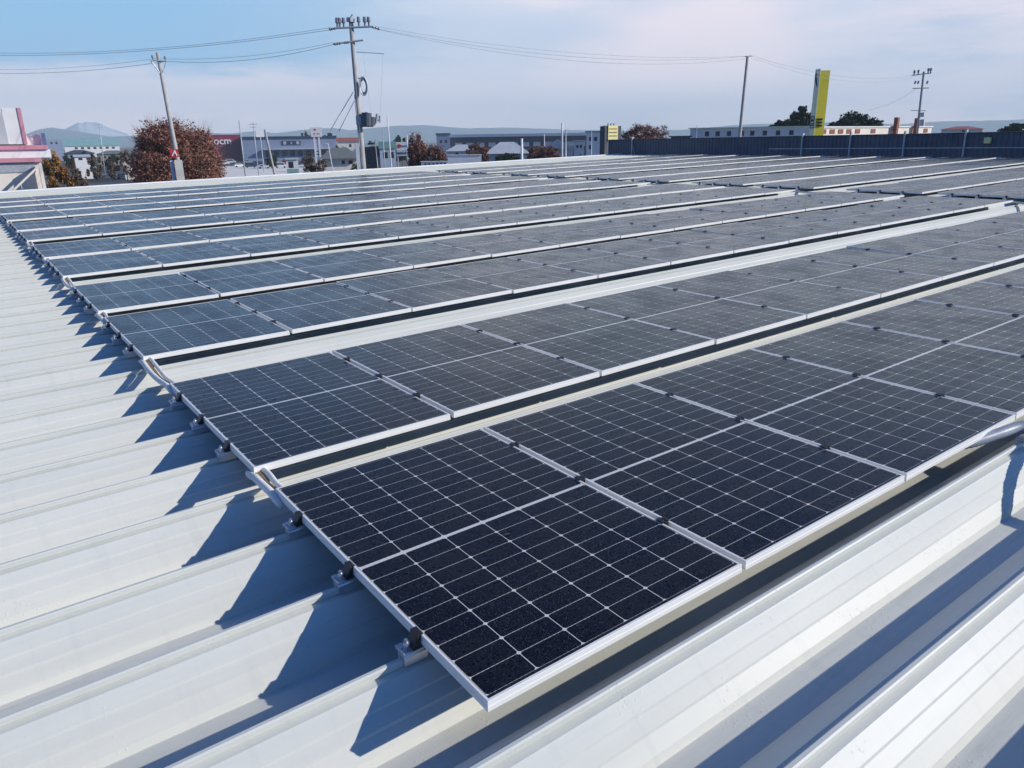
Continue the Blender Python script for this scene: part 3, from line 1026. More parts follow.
simple_building('white_low_wall', 447, 481, 155.2, 62, 0.5, 'white', 'white parapet wall right behind the far roof edge, below the red shrubs', 'trim', 154.6, 'flat', cat='wall', over=0.05)
t, w = simple_building('pierced_white_wall', 420, 447, 161.8, 60, 0.4, 'white', 'low white wall with small square holes below the russet trees', 'trim', 161.2, 'flat', [(423.5 + i * 4.0, 425.2 + i * 4.0, 163.2, 164.6) for i in range(6)], cat='wall', over=0.05)

# behind the slate wall
t, w = simple_building('grey_windowed_building', 690, 816, 127.8, 132, 10, 'white', 'pale grey building with a row of small dark windows behind the slate wall', 'palegreen', 126.8, 'flat',
                       [(u - 2.1, u + 2.1, 130.8, 135.6) for u in (707.5, 718.5, 730, 743, 753.5, 766, 779, 792)], over=0.3)
simple_building('dark_low_roof', 671, 690, 137, 120, 6, 'darkroof', 'thin dark roof showing between the russet tree and windowed building', 'darkroof', 135.8, 'flat', over=0.3)
t, w = simple_building('cream_restaurant', 819, 931, 127.6, 90, 1.6, 'cream', 'cream building with brick red windows and posts right of the yellow pylon', 'white', 126.3, 'flat',
                       [(u - 2.2, u + 2.2, 129.0, 133.2) for u in (822.5, 830, 837.5, 845, 853, 868, 924)], wmat='brownred', over=0.12, d2=112)
for u, vt in ((887.5, 117.5), (909.5, 118)):
    x = px_x(u, 819, 931, w)
    b = MB(); b.box(x - 0.22, x + 0.22, -0.6, -0.16, 0, height_at(870, vt, 100)); b.build('post', M['brownred'], t)
simple_building('red_roofed_house', 941, 982, 129.2, 200, 9, 'white', 'white house with a brick red roof far right behind the slate wall', 'redroof', 126.2, 'hip', [(962, 965, 130, 132)], over=0.5)

# ------------------------------------------------------------------ signs
loc, hd, w = facing(806.5, 826, 80)
t = empty('yellow_pylon_sign', loc, hd + rad(27), 'tall yellow sign tower with a pale left face standing behind the slate wall', 'sign')
ht_ = height_at(818, 71, 80)
zb = height_at(815, 134, 80)
# local: -x face pale (seen on the left), -y face yellow
sx = 0.46
b = MB(); b.box(-sx, sx, -sx, sx, 0, ht_); b.build('tower', [M['yellow']], t)
b = MB(); b.box(-sx - 0.04, -sx - 0.003, -sx - 0.01, sx, 0, ht_ + 0.15); b.build('pale_face', M['palegreen'], t)
c = MB()
pts = [(0.35, 0.98), (0.30, 0.93), (0.16, 0.86), (-0.05, 0.80), (-0.30, 0.745)]
zt = lambda s: zb + (ht_ - zb) * s
c.tube([(-sx - 0.06, y * 0.8, zt(s)) for y, s in pts], [0.05, 0.10, 0.11, 0.08, 0.03], 6)
c.build('brush_mark', M['dark'], t)
c = MB()
for s in (0.10, 0.17, 0.235):
    c.tube([(-sx - 0.06, -0.30, zt(s)), (-sx - 0.06, 0.30, zt(s)), (-sx - 0.06, 0.30, zt(s + 0.045)), (-sx - 0.06, -0.30, zt(s + 0.045)), (-sx - 0.06, -0.30, zt(s))], 0.06, 5)
c.build('lettering', M['dark'], t)
c = MB()
for s in (0.12, 0.17, 0.22):
    c.box(-0.35, 0.2, -sx - 0.06, -sx - 0.005, zt(s), zt(s + 0.03))
c.build('lettering', M['dark'], t)

loc, hd, w = facing(605, 622, 90)
w *= 1.22
t = empty('small_yellow_sign', loc, hd + rad(38), 'squat yellow sign box with dark sides at the left end of the slate wall', 'sign')
X = lambda u: px_x(u, 605, 622, w)
H = lambda v: height_at(613, v, 90)
b = MB(); b.box(X(608), X(618), 0, 1.0, H(142), H(125.5)); b.build('sign_box', M['paleyellow'], t)
b = MB(); b.box(X(605), X(607.9), 0.1, 1.0, 0, H(126)); b.box(X(618.1), X(622), 0.1, 1.0, 0, H(126)); b.build('side_column', M['darkroof'], t)
b = MB()
for v in (128.5, 132.0, 135.5):
    b.box(X(609), X(617), -0.06, -0.004, H(v + 0.5), H(v))
b.build('lettering', M['brownred'], t)
b = MB()
for u in (610, 613, 616):
    b.box(X(u) - 0.04, X(u) + 0.04, 0.4, 0.5, H(125.5), H(123.2))
b.build('spike', M['darkroof'], t)

loc, hd, w = facing(311, 323, 180)
t = empty('white_pylon_sign', loc, hd, 'white roadside sign board on two white legs before the grey blue hall', 'sign')
X = lambda u: px_x(u, 311, 323, w)
H = lambda v: height_at(317, v, 180)
b = MB(); b.box(X(311.5), X(322.5), 0, 0.8, H(137), H(127.2)); b.build('sign_board', M['white'], t, bevel=0.05)
b = MB(); b.box(X(315.2), X(317), -0.06, -0.003, H(130.5), H(128.8)); b.build('emblem', M['red'], t)
b = MB()
for u, ww in ((314.5, 3), (317.8, 2.0), (319.6, 1.3)):
    b.box(X(u), X(u + ww * .5), -0.05, -0.003, H(134.2), H(133.2))
b.build('lettering', M['red'], t)
for u in (313.6, 318.2):
    b = MB(); b.box(X(u), X(u + 1.9), 0.1, 0.7, 0, H(137.1)); b.build('leg', M['white'], t)
b = MB()
for v in (140, 143, 146, 149, 152, 155):
    b.box(X(315.55), X(318.15), 0.2, 0.6, H(v + 1.9), H(v))
b.build('name_plate', M['lblue'], t)

loc, hd, w = facing(395.5, 408, 140)
t = empty('red_dot_sign', loc, hd, 'white and blue shop sign with a red dot left of the russet trees', 'sign')
X = lambda u: px_x(u, 395.5, 408, w)
H = lambda v: height_at(402, v, 140)
b = MB(); b.box(X(396), X(407.5), 0, 0.5, H(150.5), H(142)); b.build('sign_board', M['white'], t)
b = MB(); b.box(X(396), X(407.5), 0.02, 0.5, H(156), H(150.7)); b.build('lower_board', M['lblue'], t)
b = MB(); b.tube([(X(399), -0.05, H(146)), (X(399), -0.004, H(146))], 0.33, 16); b.build('red_dot', M['red'], t)
b = MB()
for u in (401.3, 403.3, 405.3):
    b.box(X(u), X(u + 1.3), -0.04, -0.004, H(147), H(145.2))
b.build('lettering', M['blue'], t)
b = MB()
for u in (397, 399, 401.3, 404):
    b.box(X(u), X(u + 1.5), -0.03, 0.015, H(154), H(152.2))
b.build('lettering', M['navy'], t)
for u in (396.6, 406):
    b = MB(); b.box(X(u), X(u + .9), 0.1, 0.4, 0, H(156.1)); b.build('leg', M['white'], t)

loc, hd, w = facing(257, 265, 260)
t = empty('blank_white_sign', loc, hd, 'small white sign board on a thin post above the parked cars', 'sign')
b = MB(); b.box(-w / 2, w / 2, 0, 0.3, height_at(261, 137, 260), height_at(261, 129.5, 260)); b.build('sign_board', M['white'], t)
b = MB(); b.tube([(0, 0.15, 0), (0, 0.15, height_at(261, 137, 260))], 0.16, 8); b.build('post', M['galv'], t)

# ------------------------------------------------------------------ poles
def utility_pole(u_top, v_top, u_base, dist, r0, r1, name, label, cat='utility pole', group=None, mat='concrete', v_base=160):
    """stands on the ground; leans exactly as far as top and base directions say"""
    foot = at(u_base, v_base, dist)
    top = at(u_top, v_top, dist)
    d = top - foot
    k = (GROUND - foot.z) / d.z
    base = foot + d * k
    a = math.atan2(base.x - CAM.x, base.y - CAM.y)
    t = empty(name, (base.x, base.y, GROUND), -a, label, cat, group)     # local +x is to the right as seen from the roof
    loc = Matrix.Rotation(a, 4, 'Z') @ (top - Vector((base.x, base.y, GROUND)))
    b = MB(); b.tube([(0, 0, 0), loc * 0.5, loc], [r0, (r0 + r1) / 2, r1], 12); b.build('pole', M[mat], t, smooth=True)
    mpp = dist / FOCAL
    def P(u, v, dy=0.0):
        q = at(u, v, dist)
        q = Matrix.Rotation(a, 4, 'Z') @ (q - Vector((base.x, base.y, GROUND)))
        return Vector((q.x, q.y + dy, q.z))
    return t, P


def insulators(t, pts, r=0.07, h=0.28):
    for p in pts:
        b = MB()
        b.tube([p, p + Vector((0, 0, h * .4)), p + Vector((0, 0, h * .45)), p + Vector((0, 0, h))], [r * .5, r * .5, r, r * .8], 8)
        b.build('insulator', M['porcelain'], t)


# main pole
t, P = utility_pole(350.6, 17.5, 362.6, 45, 0.205, 0.115, 'utility_pole', 'tall concrete utility pole with transformer and crossarms left of centre')
b = MB()
b.tube([P(336, 28.5, -0.15), P(372, 27.0, -0.15)], 0.055, 6); b.build('crossarm', M['galv'], t)
b = MB(); b.tube([P(333, 44.5, -0.15), P(363, 40.5, -0.15)], 0.05, 6); b.build('crossarm', M['galv'], t)
b = MB(); b.tube([P(352, 51.5, 0.1), P(384, 53.5, 0.1)], 0.02, 6); b.build('bracket_arm', M['galv'], t)
insulators(t, [P(337.5, 27.5, -.15), P(340, 27.5, -.15), P(344, 27.5, -.15), P(359, 26.5, -.15), P(365, 26.5, -.15), P(369, 26.5, -.15)], 0.10, 0.45)
for (ua, va, ub, vb) in ((329, 30, 336, 28.6), (372, 27.2, 380, 29.5), (334, 44.6, 341, 43.6), (344, 43.2, 349, 42.6)):
    p0, p1 = P(ua, va, -.15), P(ub, vb, -.15)
    b = MB()
    b.tube([p0.lerp(p1, s / 6) for s in range(7)], [.04, .08, .04, .08, .04, .08, .04], 7)
    b.build('insulator', M['porcelain'], t)
b = MB(); b.tube([P(350.5, 18.2), P(352.5, 14.5)], 0.05, 6); b.tube([P(350.4, 22), P(350.5, 18)], 0.22, 8); b.build('pole_cap', M['galv'], t)
# round transformer / coil of cable
b = MB()
cc = P(363.4, 86.5, -0.25)
for r_, k_ in ((0.30, 0.0), (0.25, 0.06), (0.35, -0.06)):
    b.tube([cc + Vector((r_ * math.cos(a) * .62, k_, r_ * math.sin(a) * 1.35)) for a in [i * 2 * math.pi / 20 for i in range(21)]], 0.035, 6, cap=False)
b.build('cable_coil', M['galv'], t)
b = MB(); b.tube([P(354, 78), P(362, 78.5)], 0.04, 6); b.build('coil_bracket', M['galv'], t)
b = MB()
b.tube([P(366.5, 126, -0.3), P(366.5, 113.0, -0.3)], 0.28, 12)
b.tube([P(366.5, 113.5, -0.3), P(366.5, 112.3, -0.3)], [0.1, 0.06], 8)
b.build('transformer', M['darkgrey'], t)
b = MB(); b.tube([P(371.6, 125.5, -0.2), P(371.6, 117, -0.2)], 0.20, 12); b.build('transformer', M['darkgrey'], t)
b = MB(); b.box(P(356, 120)[0], P(361, 120)[0], -0.32, -0.2, P(358, 125)[2], P(358, 117)[2]); b.build('switch_box', M['galv'], t)
b = MB(); b.box(P(361, 118)[0], P(373, 118)[0], -0.2, 0.0, P(365, 127)[2], P(365, 125.8)[2]); b.build('transformer_shelf', M['darkroof'], t)
b = MB(); b.tube([P(376, 124, -0.2), P(377, 114, -0.2)], [.05, .09], 6); b.tube([P(379.5, 123, -0.2), P(379.8, 116, -0.2)], [.05, .08], 6); b.tube([P(361, 119.5, -.1), P(381, 120.5, -.1)], 0.035, 6); b.build('cut_out_switch', M['galv'], t)
b = MB(); b.box(P(355.8, 150)[0], P(359.5, 150)[0], -0.35, -0.22, P(357, 169)[2], P(357, 143)[2]); b.build('guy_cover', M['white'], t)
stay_a, stay_b = P(353, 95), P(330.5, 131)
b = MB(); b.tube([P(353.2, 92), P(330, 131)], 0.022, 5); b.tube([P(354.2, 101), P(339, 131)], 0.018, 5); b.build('stay_wire', M['wire'], t)
b = MB(); b.tube([P(354.7, 95, -.2), P(357, 120, -.22), P(359.6, 147, -.26)], 0.03, 6); b.build('riser_cable', M['wire'], t)

# left pole
t, P = utility_pole(157.3, 52.5, 177.5, 52, 0.20, 0.09, 'wire_pole', 'leaning grey pole with a small crossarm in front of the big russet tree')
b = MB(); b.tube([P(152.5, 60.5, -.1), P(166.5, 61.5, -.1)], 0.045, 6); b.build('crossarm', M['galv'], t)
b = MB(); b.tube([P(150.8, 60.5, -.05), P(160.5, 74, -.05)], 0.035, 6); b.tube([P(166, 62, -.05), P(162.3, 74, -.05)], 0.02, 6); b.build('brace', M['galv'], t)
insulators(t, [P(153, 60, -.1), P(165.5, 61, -.1)], 0.07, 0.25)
b = MB(); b.box(P(175.5, 170)[0], P(183.5, 170)[0], -0.42, -0.24, P(178, 185)[2], P(178, 160)[2]); b.build('base_guard', M['lightconc'], t)
b = MB(); b.box(P(171.2, 170)[0], P(174.4, 170)[0], -0.30, 0.10, P(178, 185)[2], P(178, 160.5)[2]); b.build('meter_box', M['lblue'], t)
b = MB(); b.box(P(170.3, 155)[0], P(178.8, 155)[0], -0.29, -0.24, P(174, 157)[2], P(174, 149.2)[2]); so = b.build('sign_plate', M['red'], t)
b = MB()
pa, pb2, pc = P(174.4, 150.6, -0.0), P(172.2, 155.8), P(176.8, 155.8)
for q0, q1 in ((pa, pb2), (pa, pc)):
    b.tube([(q0.x, -0.305, q0.z), (q1.x, -0.305, q1.z)], 0.035, 5)
b.tube([((pa.x + pb2.x) / 2, -0.305, (pa.z + pb2.z) / 2), ((pa.x + pc.x) / 2, -0.305, (pa.z + pc.z) / 2)], 0.03, 5)
b.build('sign_mark', M['white'], so)

# slim pole right of centre, right utility pole, and thin far poles
t, P = utility_pole(747.7, 56, 740.2, 62, 0.17, 0.10, 'slim_pole', 'slim bare pole standing alone behind the slate wall', v_base=131)
b = MB(); b.tube([P(744.5, 56.5), P(752, 56)], 0.03, 6); b.build('crossarm', M['galv'], t)
t, P = utility_pole(924, 71.5, 917.5, 105, 0.19, 0.12, 'utility_pole', 'utility pole with double crossarms and transformer far right behind the slate wall', v_base=130)
b = MB(); b.tube([P(912, 75.5, -.1), P(931.5, 73, -.1)], 0.06, 6); b.build('crossarm', M['galv'], t)
b = MB(); b.tube([P(912.5, 88.5, -.1), P(929, 88, -.1)], 0.055, 6); b.build('crossarm', M['galv'], t)
insulators(t, [P(914, 75, -.1), P(918, 74.6, -.1), P(928, 73, -.1), P(930.5, 72.8, -.1)], 0.13, 0.5)
for u0 in (914.5, 917.5, 926.5):
    b = MB()
    b.tube([P(u0, 84, -.15), P(u0 + 1.4, 81, -.15)], 0.10, 6)
    b.build('insulator', M['porcelain'], t)
b = MB(); b.tube([P(921.8, 126, -.2), P(922.2, 119.5, -.2)], 0.32, 10); b.tube([P(922.3, 117, -.2), P(922.6, 112.5, -.2)], 0.26, 10); b.build('transformer', M['galv'], t)
b = MB(); b.tube([P(911, 110.5, -.1), P(926, 110.8, -.1)], 0.04, 6); b.build('bracket_arm', M['galv'], t)

THIN = [  # u top, v top, u base, distance, radius, material, label, arm
    (239.0, 120.5, 243.5, 150, 0.11, 'galv', 'thin white pole rising beside the maroon store block', None),
    (253.0, 122.5, 257.0, 210, 0.12, 'galv', 'thin pole with two short crossarms above the grey blue hall', 'cross'),
    (264.8, 129.5, 271.5, 95, 0.15, 'concrete', 'tilted white pole standing in the pale concrete yard', None),
    (328.0, 143.5, 331.0, 140, 0.08, 'white', 'short white lamp post in front of the hip roofed house', 'lamp'),
    (375.5, 146, 377.0, 120, 0.07, 'galv', 'short grey post by the dark low shop', None),
    (382.5, 130, 384.5, 125, 0.07, 'galv', 'grey post before the pale blue shop', None),
    (387.3, 114.5, 390.8, 110, 0.09, 'white', 'tall thin white pole right of the tall utility pole', None),
    (406.8, 134.5, 408.5, 115, 0.09, 'white', 'thin white pole beside the red dot sign', None),
    (521.7, 138.5, 521.9, 70, 0.14, 'white', 'stout short white post at the far roof edge', None),
    (544.3, 134, 544.4, 150, 0.09, 'white', 'thin pale post above the red shrub', None),
    (562.2, 123, 562.2, 95, 0.15, 'white', 'white pole, left one of two before the gabled house', None),
    (565.8, 129.5, 565.6, 95, 0.10, 'galv', 'grey pole, right one of two before the gabled house', None),
    (591.5, 130, 591.3, 100, 0.07, 'galv', 'thin grey pole before the teal building', None),
    (99.0, 123, 103.5, 260, 0.13, 'galv', 'thin pole with a crossarm before the snowy peak', 'cross'),
    (136.8, 135, 141.5, 150, 0.11, 'white', 'thin pale pole at the left side of the russet tree', None),
    (697.0, 125.5, 696.7, 130, 0.05, 'galv', 'short mast on the left part of the windowed building', None),
]
for ut, vt, ub, d, r, mt, lab, arm in THIN:
    t, P = utility_pole(ut, vt, ub, d, r, r * .75, 'thin_pole', lab, 'pole', None, mt, v_base=160 if ub < 600 else 131)
    if arm == 'cross':
        b = MB(); b.tube([P(ut - 4, vt + 2), P(ut + 4, vt + 1.6)], 0.07, 5); b.tube([P(ut - 3, vt + 5), P(ut + 3.4, vt + 4.6)], 0.06, 5); b.build('crossarm', M['galv'], t)
    elif arm == 'lamp':
        b = MB(); b.tube([P(ut, vt + .3), P(ut - 3, vt)], 0.06, 5); b.build('lamp_head', M['white'], t)


def wire(pts, sag, r, label, group=None):
    b = MB()
    for p0, p1 in zip(pts, pts[1:]):
        path = []
        for i in range(21):
            s = i / 20
            q = p0.lerp(p1, s)
            q.z -= sag * 4 * s * (1 - s)
            path.append(q)
        b.tube(path, r, 5)
    return tag(b.build('overhead_wire', M['wire']), label, 'wire', group)


G = 'overhead wires crossing the sky'
wire([at(329, 30, 45), at(-60, 54, 62)], 0.5, 0.0112, 'upper left overhead wire from the tall pole to the left edge', G)
wire([at(331, 27.5, 45), at(-60, 51, 63)], 0.55, 0.0099, 'topmost left overhead wire from the tall pole to the left edge', G)
wire([at(333, 44.6, 45), at(166.5, 61.3, 52), at(-60, 71, 60)], 0.35, 0.0112, 'lower left overhead wire passing over the leaning grey pole', G)
wire([at(380, 29.5, 45), at(744.5, 56.5, 62)], 0.75, 0.0099, 'upper right overhead wire from the tall pole to the slim pole', G)
wire([at(376, 29.0, 45.5), at(748, 58.5, 62.3)], 0.95, 0.0093, 'lower right overhead wire from the tall pole to the slim pole', G)
wire([at(376, 26.5, 45.5), at(746, 56, 61.8)], 0.62, 0.008, 'topmost right overhead wire from the tall pole to the slim pole', G)
wire([at(333, 42.5, 45), at(156, 58.5, 52.2), at(-60, 68, 60)], 0.30, 0.008, 'thin wire just above the lower left wire, over the leaning grey pole', G)
wire([at(752, 58, 62), at(913, 77.5, 105)], 1.0, 0.009, 'lower overhead wire from the slim pole to the far right pole', G)
wire([at(752, 56, 62), at(912, 75.5, 105)], 0.8, 0.0112, 'overhead wire from the slim pole to the far right pole', G)
wire([at(916, 89, 105), at(868, 110, 118)], 0.4, 0.0124, 'slack wire from the far right pole down towards the dark trees', G)
wire([at(363, 53, 45), at(372, 120, 45)], 0.0, 0.0045, 'thin vertical lead hanging beside the tall pole, left one', G)
wire([at(383, 53.5, 45), at(380, 120, 45)], 0.0, 0.0045, 'thin vertical lead hanging beside the tall pole, right one', G)

# ------------------------------------------------------------------ vegetation
def tree(name, label, u0, u1, vtop, dist, leaf, n, size, shape='dome', z0=None, group=None, cat='tree', seed=1, twigs=0, lean=0.0):
    rnd = random.Random(seed)
    um = (u0 + u1) / 2
    p = at(um, horizon_v(um), dist)
    a = math.atan2(p.x - CAM.x, p.y - CAM.y)
    t = empty(name, (p.x, p.y, GROUND), -a, label, cat, group)
    q0, q1 = at(u0, horizon_v(um), dist), at(u1, horizon_v(um), dist)
    w = (q1 - q0).length / 2
    top = height_at(um, vtop, dist)
    zb = top * 0.22 if z0 is None else z0
    zb = max(zb, 0.15)
    hgt = top - zb
    # trunk and limbs
    b = MB()
    tr_ = max(0.06, w * 0.055)
    fork = zb + hgt * 0.15
    b.tube([(0, 0, -0.1), (0.05 * w * lean, 0, fork * .5), (0.1 * w * lean, 0.0, fork)], [tr_ * 1.3, tr_, tr_ * .85], 8)
    tips = []
    for i in range(9):
        an = i * 2.4 + rnd.random()
        rr = w * rnd.uniform(0.25, 0.62)
        z1 = zb + hgt * rnd.uniform(0.45, 0.92)
        e = Vector((math.cos(an) * rr, math.sin(an) * rr, z1))
        s = Vector((0.1 * w * lean, 0, fork * rnd.uniform(.7, 1)))
        mdl = s.lerp(e, .5) + Vector((math.cos(an), math.sin(an), 0)) * w * .07
        b.tube([s, mdl, e], [tr_ * .5, tr_ * .3, tr_ * .1], 6)
        tips.append(e)
    b.build('trunk', M['bark'], t, smooth=True)
    # crown: clumps of leaf sized faces
    clumps = []
    for i in range(max(10, n // 90)):
        for _ in range(40):
            x, y, z = rnd.uniform(-1, 1), rnd.uniform(-1, 1), rnd.uniform(0, 1)
            if shape == 'dome':
                ok = (abs(x) ** 2.6 + abs(y) ** 2.6 + abs(2 * z - 0.9) ** 2.4) < 1.0
            elif shape == 'cone':
                ok = x * x + y * y < (1 - z) ** 1.3
            elif shape == 'flat':
                ok = x * x + y * y + (z * 1.05) ** 4 < 1
            else:
                ok = x * x + y * y + (2 * z - 1) ** 2 < 1
            if ok:
                break
        clumps.append((x, y, z, rnd.uniform(0.08, 0.22)))
    cm = MB()
    vs, fs = [], []
    for i in range(n):
        x, y, z, s = clumps[rnd.randrange(len(clumps))]
        gz = lambda: max(-1.9, min(1.9, rnd.gauss(0, 1)))
        c = Vector((x * w * .90 + gz() * s * w * .5, y * w * .90 + gz() * s * w * .5, zb + z * hgt * .97 + gz() * s * hgt * .3))
        if c.z < 0.1 or c.z > top * 1.04:
            continue
        ax = Vector((rnd.gauss(0, 1), rnd.gauss(0, 1), rnd.gauss(0, .8))).normalized()
        bx_ = ax.cross(Vector((rnd.gauss(0, 1), rnd.gauss(0, 1), rnd.gauss(0, 1)))).normalized()
        L = size * rnd.uniform(.6, 1.3)
        k0 = len(vs)
        vs += [c - ax * L, c + bx_ * L * .55, c + ax * L, c - bx_ * L * .55]
        fs.append((k0, k0 + 1, k0 + 2, k0 + 3))
    for i in range(twigs):     # upright bare twigs that break the outline
        x, y, z, s = clumps[rnd.randrange(len(clumps))]
        c = Vector((x * w * 1.0, y * w, zb + z * hgt))
        d = Vector((x * .6 + rnd.gauss(0, .25), y * .6 + rnd.gauss(0, .25), rnd.uniform(.6, 1.2))).normalized()
        L = hgt * rnd.uniform(.08, .22)
        if (c + d * L).z > top * 1.06:
            continue
        sd = d.cross(Vector((0, 1, 0))).normalized() * size * .10
        k0 = len(vs)
        vs += [c - sd, c + sd, c + d * L]
        fs.append((k0, k0 + 1, k0 + 2))
    cm.add(vs, fs)
    me = bpy.data.meshes.new('crown')
    me.from_pydata(cm.v, [], cm.f)
    me.materials.append(M[leaf])
    o = bpy.data.objects.new('crown', me)
    COL.objects.link(o)
    o.parent = t
    return t


loc, hd, w = facing(284, 296, 190)
t = empty('teal_kiosk', loc, hd, 'small teal and white kiosk at the edge of the pale concrete yard', 'kiosk')
hk = height_at(290, 158, 190)
b = MB(); b.box(-w / 2, w / 2, 0, 2.5, 0, hk * .55); b.build('lower_wall', M['teal'], t)
b = MB(); b.box(-w / 2, w / 2, 0, 2.5, hk * .553, hk * .93); b.build('upper_wall', M['white'], t)
b = MB(); b.box(-w / 2 - .2, w / 2 + .2, -.3, 2.7, hk * .933, hk); b.build('roof', M['paleroof'], t)
b = MB(); b.box(-w * .3, w * .1, -.04, .05, hk * .6, hk * .85); b.build('window', M['dark'], t)
tree('broad_tree', 'big dense russet tree behind the leaning grey pole at left', 126, 221, 118.5, 72, 'brownleaf', 70000, 0.10, 'dome', z0=3.8, seed=3, twigs=2600)
tree('golden_tree', 'golden orange tree beside the pink banded store', 36, 68, 152, 80, 'orangeleaf', 5000, 0.14, 'dome', z0=3.2, seed=4, twigs=150)
tree('drab_tree', 'drab brown tree in the car park below the green roofed hall', 84, 101, 150, 235, 'drableaf', 2200, 0.30, 'dome', z0=0.8, seed=5, twigs=100)
tree('drab_tree', 'drab brown tree left behind the big russet tree', 110, 134, 149, 225, 'drableaf', 2200, 0.30, 'dome', z0=0.8, seed=6, twigs=100)
tree('drab_tree', 'low drab hedge tree at the near edge of the car park', 62, 88, 163, 110, 'drableaf', 3000, 0.16, 'dome', z0=0.4, seed=26, twigs=100)
for q, (u0, u1, vt, dd, lf, lab) in enumerate([
        (60, 78, 150.5, 300, 'darkleaf', 'dark hedge tree below the left end of the green roofed hall'),
        (76, 90, 151.0, 330, 'drableaf', 'drab tree below the middle of the green roofed hall'),
        (98, 116, 151.5, 320, 'darkleaf', 'dark hedge tree below the right end of the green roofed hall'),
        (122, 150, 147.0, 340, 'drableaf', 'broad drab tree just left behind the big russet tree'),
        (66, 74, 158.0, 180, 'drableaf', 'small drab shrub at the left side of the car park'),
        (102, 112, 159.5, 230, 'drableaf', 'small drab shrub in the middle of the car park'),
        (262, 276, 153.5, 300, 'darkleaf', 'dark green hedge tree behind the tilted white pole'),
        (300, 312, 152.5, 260, 'drableaf', 'drab tree left of the legs of the white pylon sign'),
        (362, 378, 138.5, 300, 'darkleaf', 'dark tree behind the dark shop by the tall pole'),
        (574, 600, 150.5, 140, 'darkleaf', 'low dark green hedge before the teal building')]):
    tree('town_tree', lab, u0, u1, vt, dd, lf, 2200, dd * .0012, 'dome', z0=0.6, seed=60 + q, twigs=80)
tree('dark_tree', 'dark brown tree rising behind the white pylon sign', 301, 313, 128.5, 520, 'drableaf', 1500, 0.6, 'dome', seed=7)
tree('dark_tree', 'low dark tree behind the hall, right of the white pylon sign', 323, 338, 131.5, 520, 'darkleaf', 1500, 0.6, 'dome', seed=8)
tree('dark_tree', 'narrow dark tree rising behind the beige building', 347, 356, 129, 380, 'darkleaf', 1200, 0.4, 'cone', seed=9)
tree('olive_tree', 'olive green bush between hip roofed house and beige building', 334, 349, 142.5, 165, 'oliveleaf', 2000, 0.2, 'dome', z0=1.5, seed=10)
tree('evergreen_tree', 'dark evergreen tree behind the red dot sign', 393, 409, 135, 260, 'darkleaf', 2200, 0.3, 'dome', seed=11)
tree('russet_tree', 'tall pointed russet tree beside the red dot sign', 404, 428, 132.5, 100, 'brownleaf', 11000, 0.11, 'egg', z0=4.2, seed=12, twigs=300)
tree('russet_tree', 'broad lower russet tree above the pierced white wall', 419, 448, 144, 98, 'redleaf', 12000, 0.11, 'dome', z0=4.2, seed=13, twigs=250)
tree('red_shrub', 'rounded red brown shrub in front of the white roofed house', 463, 490, 143.5, 130, 'redleaf', 12000, 0.12, 'dome', z0=5.2, seed=14, twigs=200, cat='shrub')
tree('red_shrub', 'wide dull red shrub between the white post and white poles', 526, 561, 145.5, 125, 'redleaf', 12000, 0.12, 'dome', z0=5.2, seed=15, twigs=250, cat='shrub')
tree('green_shrub', 'low dark green shrub left of the stout white post', 492, 522, 152.5, 110, 'darkleaf', 5000, 0.14, 'dome', z0=5.6, seed=16, cat='shrub')
tree('hedge_bush', 'low brown bush before the hip roofed house', 299, 326, 157.5, 135, 'drableaf', 4000, 0.14, 'dome', z0=3.2, seed=17, cat='shrub')
tree('hedge_bush', 'low brown bush in front of the tall utility pole', 346, 372, 161.5, 125, 'oliveleaf', 3000, 0.14, 'dome', z0=3.2, seed=18, cat='shrub')
tree('bare_tree', 'broad leafless russet tree right of the squat yellow sign', 620, 674, 123.5, 110, 'brownleaf', 11000, 0.11, 'dome', z0=7.2, seed=19, twigs=1500)
tree('conifer_tree', 'dark spreading conifer left of the yellow pylon', 780, 818, 104.5, 165, 'darkleaf', 14000, 0.34, 'cone', z0=8.0, seed=20)
tree('evergreen_tree', 'low dark evergreen left of the conifer', 768, 798, 118, 175, 'darkleaf', 8000, 0.34, 'dome', z0=7, seed=21)
tree('evergreen_tree', 'wide rounded dark evergreen right of the yellow pylon', 822, 884, 110.5, 170, 'darkleaf', 26000, 0.36, 'flat', z0=6, seed=22)
tree('evergreen_tree', 'dark evergreen at the far right edge above the slate wall', 998, 1030, 121.5, 180, 'darkleaf', 5000, 0.3, 'dome', z0=7, seed=23)
tree('evergreen_tree', 'low dark evergreen above the house at the far right', 1020, 1070, 122.5, 185, 'darkleaf', 5000, 0.3, 'dome', z0=7, seed=24)

